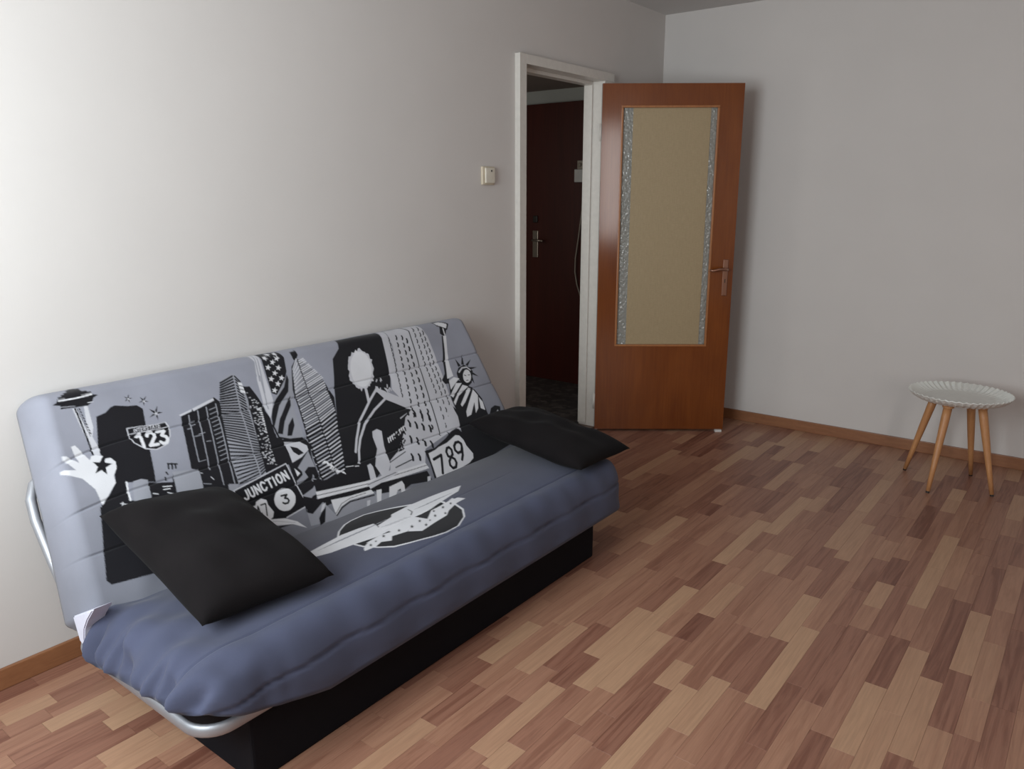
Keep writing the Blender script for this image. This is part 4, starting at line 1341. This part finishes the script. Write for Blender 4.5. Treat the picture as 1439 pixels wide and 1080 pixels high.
def grid_obj(name, P, C, bottom, mat, parent):
    """P (n,m,3) top surface, C colours, bottom (n,m,3)-> only its border and a coarse inside is used"""
    n, m, _ = P.shape
    idx = np.arange(n*m).reshape(n, m)
    F = np.stack([idx[:-1, :-1], idx[1:, :-1], idx[1:, 1:], idx[:-1, 1:]], -1).reshape(-1, 4)
    ring = np.concatenate([idx[0, :-1], idx[:-1, -1], idx[-1, :0:-1], idx[:0:-1, 0]])
    cen = bottom; verts = np.concatenate([P.reshape(-1, 3), cen[None]])
    ci = n*m
    T = np.stack([ring, np.roll(ring, -1), np.full_like(ring, ci)], -1)
    me = bpy.data.meshes.new(name)
    me.vertices.add(len(verts)); me.vertices.foreach_set('co', verts.astype(np.float32).ravel())
    nl = len(F)*4+len(T)*3; me.loops.add(nl); me.loops.foreach_set('vertex_index', np.concatenate([F.ravel(), T.ravel()]).astype(np.int32))
    me.polygons.add(len(F)+len(T))
    me.polygons.foreach_set('loop_start', np.concatenate([np.arange(len(F))*4, len(F)*4+np.arange(len(T))*3]).astype(np.int32))
    me.update(calc_edges=True); me.validate()
    if C is not None:
        ca = me.color_attributes.new('print', 'FLOAT_COLOR', 'POINT')
        cc = np.ones((len(verts), 4), np.float32); cc[:-1, :3] = C.reshape(-1, 3); cc[-1, :3] = C[0, 0]
        ca.data.foreach_set('color', cc.ravel())
    bmm = bmesh.new(); bmm.from_mesh(me); bmesh.ops.recalc_face_normals(bmm, faces=bmm.faces); bmm.to_mesh(me); bmm.free()
    me.materials.append(mat); me.shade_smooth()
    o = bpy.data.objects.new(name, me); COL.objects.link(o); o.parent = parent
    return o

# ================================================================ the sofa bed
SY0, SY1 = -3.945, -2.045
sofa = empty('sofa_bed', (0, 0, 0)); tag(sofa, 'grey and indigo city-print click-clack sofa bed against the white wall', 'sofa')
# backrest: local frame, s down the slope, n out of it
bd = Vector((.335, 0, -.51)).normalized(); bn = Vector((.51, 0, .335)).normalized(); B0 = Vector((.125, 0, .87))
S0, S1, TH = -.035, .70, .125
BY0 = -3.885
Y = edge_axis(BY0, SY1, .055, .06, .0024); S = edge_axis(S0, S1, .055, .03, .0024)
YY, SS = np.meshgrid(Y, S, indexing='ij')
hN = edge_h(YY, BY0, SY1, .055, .06)*edge_h(SS, S0, S1, .055, .03)*TH
seams = (.175, .325, .465)
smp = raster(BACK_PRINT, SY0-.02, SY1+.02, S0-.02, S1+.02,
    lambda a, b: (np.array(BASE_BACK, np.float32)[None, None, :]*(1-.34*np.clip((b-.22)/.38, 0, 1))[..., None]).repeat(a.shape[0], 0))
# seams and the soft swell between them, creases near the near end
for k, s in enumerate(seams):
    arc = s+.012*np.clip((BY0+.22-YY)/.22, 0, 1)**2*3
    hN -= .006*np.exp(-((SS-arc)/.0028)**2)*np.clip((YY-BY0)/.05, 0, 1)*(hN > .03)
    hN -= .002*np.exp(-((SS-arc)/.022)**2)*(hN > .03)
hN += (.0025*np.sin(YY*9+SS*5)+.0016*np.sin(YY*23-SS*14))*np.clip(hN/TH, 0, 1)
hN += .005*np.exp(-((YY-(BY0+.17)-.06*np.sin(SS*6))/.035)**2)*np.clip((SS-.1)/.3, 0, 1)
Yq, Sq = squash(YY, SS, BY0, SY1, S0, S1, .04)
Sq = Sq-.075*np.clip((BY0+.20-YY)/.20, 0, 1)**1.5*np.clip((SS-.3)/.4, 0, 1)
Yq = Yq+(0.018-.068*np.clip(SS/.6, 0, 1.1))*np.clip((BY0+.5-YY)/.5, 0, 1)
ctr = np.array([B0.x, 0, B0.z])
Pb = ctr[None, None]+Sq[..., None]*np.array(bd)+(hN-TH)[..., None]*np.array(bn); Pb[..., 1] += Yq
Pb[..., 1] += 0
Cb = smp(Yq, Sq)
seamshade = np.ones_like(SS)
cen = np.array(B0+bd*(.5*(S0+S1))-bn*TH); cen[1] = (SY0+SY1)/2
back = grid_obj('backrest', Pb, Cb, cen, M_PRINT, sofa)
back['label'] = 'grey backrest printed with a black and white city skyline'

# seat
X0, X1, ZB, ZT = .42, .985, .185, .370
Y = edge_axis(SY0-.005, SY1, .095, .06, .003); X = edge_axis(X0, X1, .05, .085, .003, 34)
YY, XX = np.meshgrid(Y, X, indexing='ij')
e = edge_h(YY, SY0-.005, SY1, .095, .06, 2.2)*edge_h(XX, X0, X1, .05, .085, 2.3)
crown = .010*np.sin(np.pi*np.clip((XX-X0)/(X1-X0), 0, 1))
base = ZB+.105*np.clip((SY0+.36-YY)/.36, 0, 1)**1.1*(.6+.4*np.clip((XX-.45)/.4, 0, 1))
Z = base+(ZT-base+crown)*e
Z -= .028*np.clip((.60-XX)/.16, 0, 1)**1.5*np.clip((YY-SY0)/.25, .3, 1)
for s in (.875,):
    Z -= .005*np.exp(-((XX-s)/.003)**2)+.004*np.exp(-((XX-s)/.025)**2)
for s, ya, yb in ((.705, -3.30, -2.45),):
    Z -= .003*np.exp(-((XX-s)/.003)**2)*np.clip((YY-ya)/.1, 0, 1)*np.clip((yb-YY)/.1, 0, 1)
# puckers round the near end and along the front edge
nearw = np.clip((SY0+.30-YY)/.30, 0, 1)**1.2
wr = (np.sin(XX*38+2.2*np.sin(YY*14))+.6*np.sin(XX*71+YY*18+1)+.5*np.sin(XX*17-YY*9))
Z += .006*np.sin(XX*95+3*np.sin(XX*23)+YY*30)*nearw*np.clip((.9-e)*3, 0, 1)*e+.0075*wr*nearw*np.clip(e*1.4, 0, 1)
fr = np.clip((XX-.86)/.12, 0, 1)
Z += .003*(np.sin(YY*31)+np.sin(YY*53+1.3))*fr*(1-nearw)*e
Yq, Xq = squash(YY, XX, SY0-.005, SY1, X0, X1, .11)
side = np.clip(1-e, 0, 1)
Yq = Yq+.019*np.sin(XX*44+1.5*np.sin(XX*13)+Z*30)*nearw*np.clip(side*2, 0, 1)*np.clip((1-side)*5, 0, 1)
Yq = Yq+.007*np.sin(XX*105+2*np.sin(XX*31)+Z*12)*nearw*np.clip(side*2.2, 0, 1)*np.clip((1-side)*6, 0, 1)
Xq = Xq+.004*np.sin(YY*70+2*np.sin(YY*17))*nearw*np.clip(side*2.2, 0, 1)*fr
Xq = Xq+.006*np.sin(YY*27+Z*20)*fr*np.clip(side*2, 0, 1)*np.clip((1-side)*5, 0, 1)-.010*np.exp(-((Z-.275)/.012)**2)*(XX > .95)*0
Xq = Xq-.007*np.exp(-((Z-.285)/.004)**2)*(XX > .93)
Ps = np.stack([Xq, Yq, Z], -1)
def seat_base(a, b):
    t = np.clip((b-.50)/.42, 0, 1); n = np.clip((-3.50-a)/.40, 0, 1)
    t = np.maximum(t+0*a, n+0*b)[..., None]; t = t*t*(3-2*t)
    return np.array((.092, .092, .112), np.float32)*(1-t)+np.array((.066, .073, .118), np.float32)*t
smps = raster(SEAT_PRINT, SY0-.05, SY1+.05, X0-.02, X1+.03, seat_base, .001)
seat = grid_obj('seat_mattress', Ps, smps(Yq, Xq), np.array([.7, (SY0+SY1)/2, ZB]), M_PRINT, sofa)
seat['label'] = 'indigo seat mattress with a printed winged emblem'

# storage box
b = bmesh.new(); bx(b, .155, .925, -3.785, -2.222, .0, .195, .008)
obj('storage_base', b, M_BLACKBOX, sofa)['label'] = 'black fabric storage box under the seat'
# steel loop of the seat frame
def rrect(x0, x1, y0, y1, r, n=8):
    out = []
    for cx, cy, a in ((x1-r, y1-r, 0), (x0+r, y1-r, 90), (x0+r, y0+r, 180), (x1-r, y0+r, 270)):
        for k in range(n+1):
            t = math.radians(a+90*k/n); out.append((cx+r*math.cos(t), cy+r*math.sin(t)))
    return out
b = bmesh.new(); tube(b, [(x, y, .215) for x, y in rrect(.30, .942, -3.908, -2.10, .075)], .017, 14, True, .6); obj('seat_frame', b, M_SILVER, sofa, True)
# steel loop behind the backrest
b = bmesh.new(); pts = []
loop_pts = [(.66, -3.90), (.55, -3.905), (.42, -3.91), (.30, -3.912), (.24, -3.905), (.20, -3.885), (.175, -3.85), (.165, -3.80), (.165, -2.16), (.175, -2.11), (.20, -2.08), (.24, -2.065), (.66, -2.06)]
for s, y in loop_pts:
    p = B0+bd*s-bn*(TH+.016); pts.append((p.x, y, p.z))
tube(b, pts, .014, 12, True); obj('back_frame', b, M_SILVER, sofa, True)
# white fabric gusset at each hinge
for ye in (-3.945, SY1-.02):
    b = bmesh.new(); prof = [(0.413, 0.352), (0.545, 0.419), (0.497, 0.37), (0.471, 0.335), (0.461, 0.3), (0.477, 0.272), (0.435, 0.29)]
    A = [b.verts.new((x, ye, z)) for x, z in prof]; Bv = [b.verts.new((x, ye+.05, z)) for x, z in prof]; n_ = len(A)
    b.faces.new(A); b.faces.new(list(reversed(Bv)))
    for k in range(n_): b.faces.new((A[k], A[(k+1) % n_], Bv[(k+1) % n_], Bv[k]))
    bmesh.ops.recalc_face_normals(b, faces=b.faces); bmesh.ops.bevel(b, geom=list(b.edges), offset=.003, segments=2, affect='EDGES')
    obj('hinge_gusset', b, M_LILAC, sofa)

# ================================================================ cushions
def cushion(A, Bc, Cc, D, T, label, seed, grp):
    """A back-left, Bc back-right, Cc front-right, D front-left corners"""
    A, Bc, Cc, D = map(Vector, (A, Bc, Cc, D)); n = 44
    U = np.linspace(-1, 1, n+1); rr = random.Random(seed); ph = [rr.uniform(0, 6) for _ in range(6)]
    c0 = (A+Bc+Cc+D)/4; nrm = (Cc-A).cross(D-Bc).normalized()
    if nrm.z < 0: nrm = -nrm
    bm = bmesh.new(); sides = {}
    for sg in (1, -1):
        for i, u in enumerate(U):
            for j, v in enumerate(U):
                onb = i in (0, n) or j in (0, n)
                if onb and sg == -1: sides[(sg, i, j)] = sides[(1, i, j)]; continue
                uu = u*(1-.05*(1-v*v)*abs(u)**3); vv = v*(1-.055*(1-u*u)*abs(v)**3)
                p = (A*(1-uu)*(1-vv)+D*(1+uu)*(1-vv)+Cc*(1+uu)*(1+vv)+Bc*(1-uu)*(1+vv))/4
                h = T*max((1-u**4), 0)**.52*max((1-v**4), 0)**.52*(.80+.2*(1-u*u)*(1-v*v))
                w = .0035*math.sin(5*u+3*v+ph[0])+.0025*math.sin(9*v-4*u+ph[1])+.002*math.sin(13*u+ph[2])
                h += w*(1-u*u)*(1-v*v)*2
                if sg == -1: h *= .75
                sides[(sg, i, j)] = bm.verts.new(p-c0+nrm*h*sg)
        for i in range(n):
            for j in range(n):
                f = [sides[(sg, i, j)], sides[(sg, i+1, j)], sides[(sg, i+1, j+1)], sides[(sg, i, j+1)]]
                bm.faces.new(f if sg == 1 else f[::-1])
    bmesh.ops.recalc_face_normals(bm, faces=bm.faces)
    o = obj('cushion', bm, M_CUSH, None, True); o.location = c0
    tag(o, label, 'cushion', grp)
    # corded seam round the edge
    ring = [(i, 0) for i in range(n)]+[(n, j) for j in range(n)]+[(i, n) for i in range(n, 0, -1)]+[(0, j) for j in range(n, 0, -1)]
    return o
cushion((.335, -3.815, .565), (.385, -3.475, .545), (.885, -3.475, .425), (.83, -3.825, .420), .098, 'black cushion at the near left end of the sofa bed', 3, 'black cushions on the sofa bed')
cushion((.41, -2.385, .500), (.41, -2.06, .49), (.965, -2.02, .408), (.955, -2.37, .415), .070, 'black cushion at the far end of the sofa bed nearest the doorway', 8, 'black cushions on the sofa bed')

# ================================================================ tray stool
st = empty('tray_stool', (1.905, -.44, 0)); tag(st, 'round white tray stool on four splayed beech legs', 'stool')
ZR = .468; R_ = .226
b = bmesh.new(); n = 96; rings = []
prof = [(0, .438), (.10, .438), (.15, .440), (.178, .446), (.205, .458), (.222, .4675), (.226, .468), (.2265, .465), (.212, .450), (.185, .434), (.15, .426), (.10, .424), (0, .424)]
rip = [0, 0, .0, .002, .0045, .005, .0025, .002, .003, .002, 0, 0, 0]
for (r, z), q in zip(prof, rip):
    if r == 0: rings.append([b.verts.new((0, 0, z))]); continue
    rings.append([b.verts.new(((r)*math.cos(2*math.pi*k/n), (r)*math.sin(2*math.pi*k/n), z+q*math.cos(math.pi*k))) for k in range(n)])
for A, B in zip(rings, rings[1:]):
    for k in range(n):
        k2 = (k+1) % n
        if len(A) == 1: b.faces.new((A[0], B[k], B[k2]))
        elif len(B) == 1: b.faces.new((A[k], A[k2], B[0]))
        else: b.faces.new((A[k], A[k2], B[k2], B[k]))
bmesh.ops.recalc_face_normals(b, faces=b.faces)
obj('tray', b, M_TRAY, st)
feet = [(1.852, -.657), (2.106, -.519), (1.693, -.376), (1.982, -.262)]
cx, cy = sum(f[0] for f in feet)/4, sum(f[1] for f in feet)/4
for fx, fy in feet:
    foot = Vector((fx-1.905, fy+.44, 0)); top = Vector(((fx-cx)*.52, (fy-cy)*.52, .422)); top.x += (cx-1.905)*.3; top.y += (cy+.44)*.3
    b = bmesh.new(); pts = [foot.lerp(top, t) for t in (.02, .3, .6, .85, 1)]
    tube(b, pts, [.0095, .013, .017, .0195, .0195], 16); lg = obj('leg', b, M_LEG, st, True)
    b = bmesh.new(); tube(b, [foot, foot.lerp(top, .019)], [.0085, .0085], 12); obj('foot_cap', b, M_FOOT, lg)
    b = bmesh.new(); tube(b, [top-Vector((0, 0, .012)), top+Vector((0, 0, .002))], .026, 16); obj('mounting_plate', b, M_CHROME if False else M_LEG, lg)
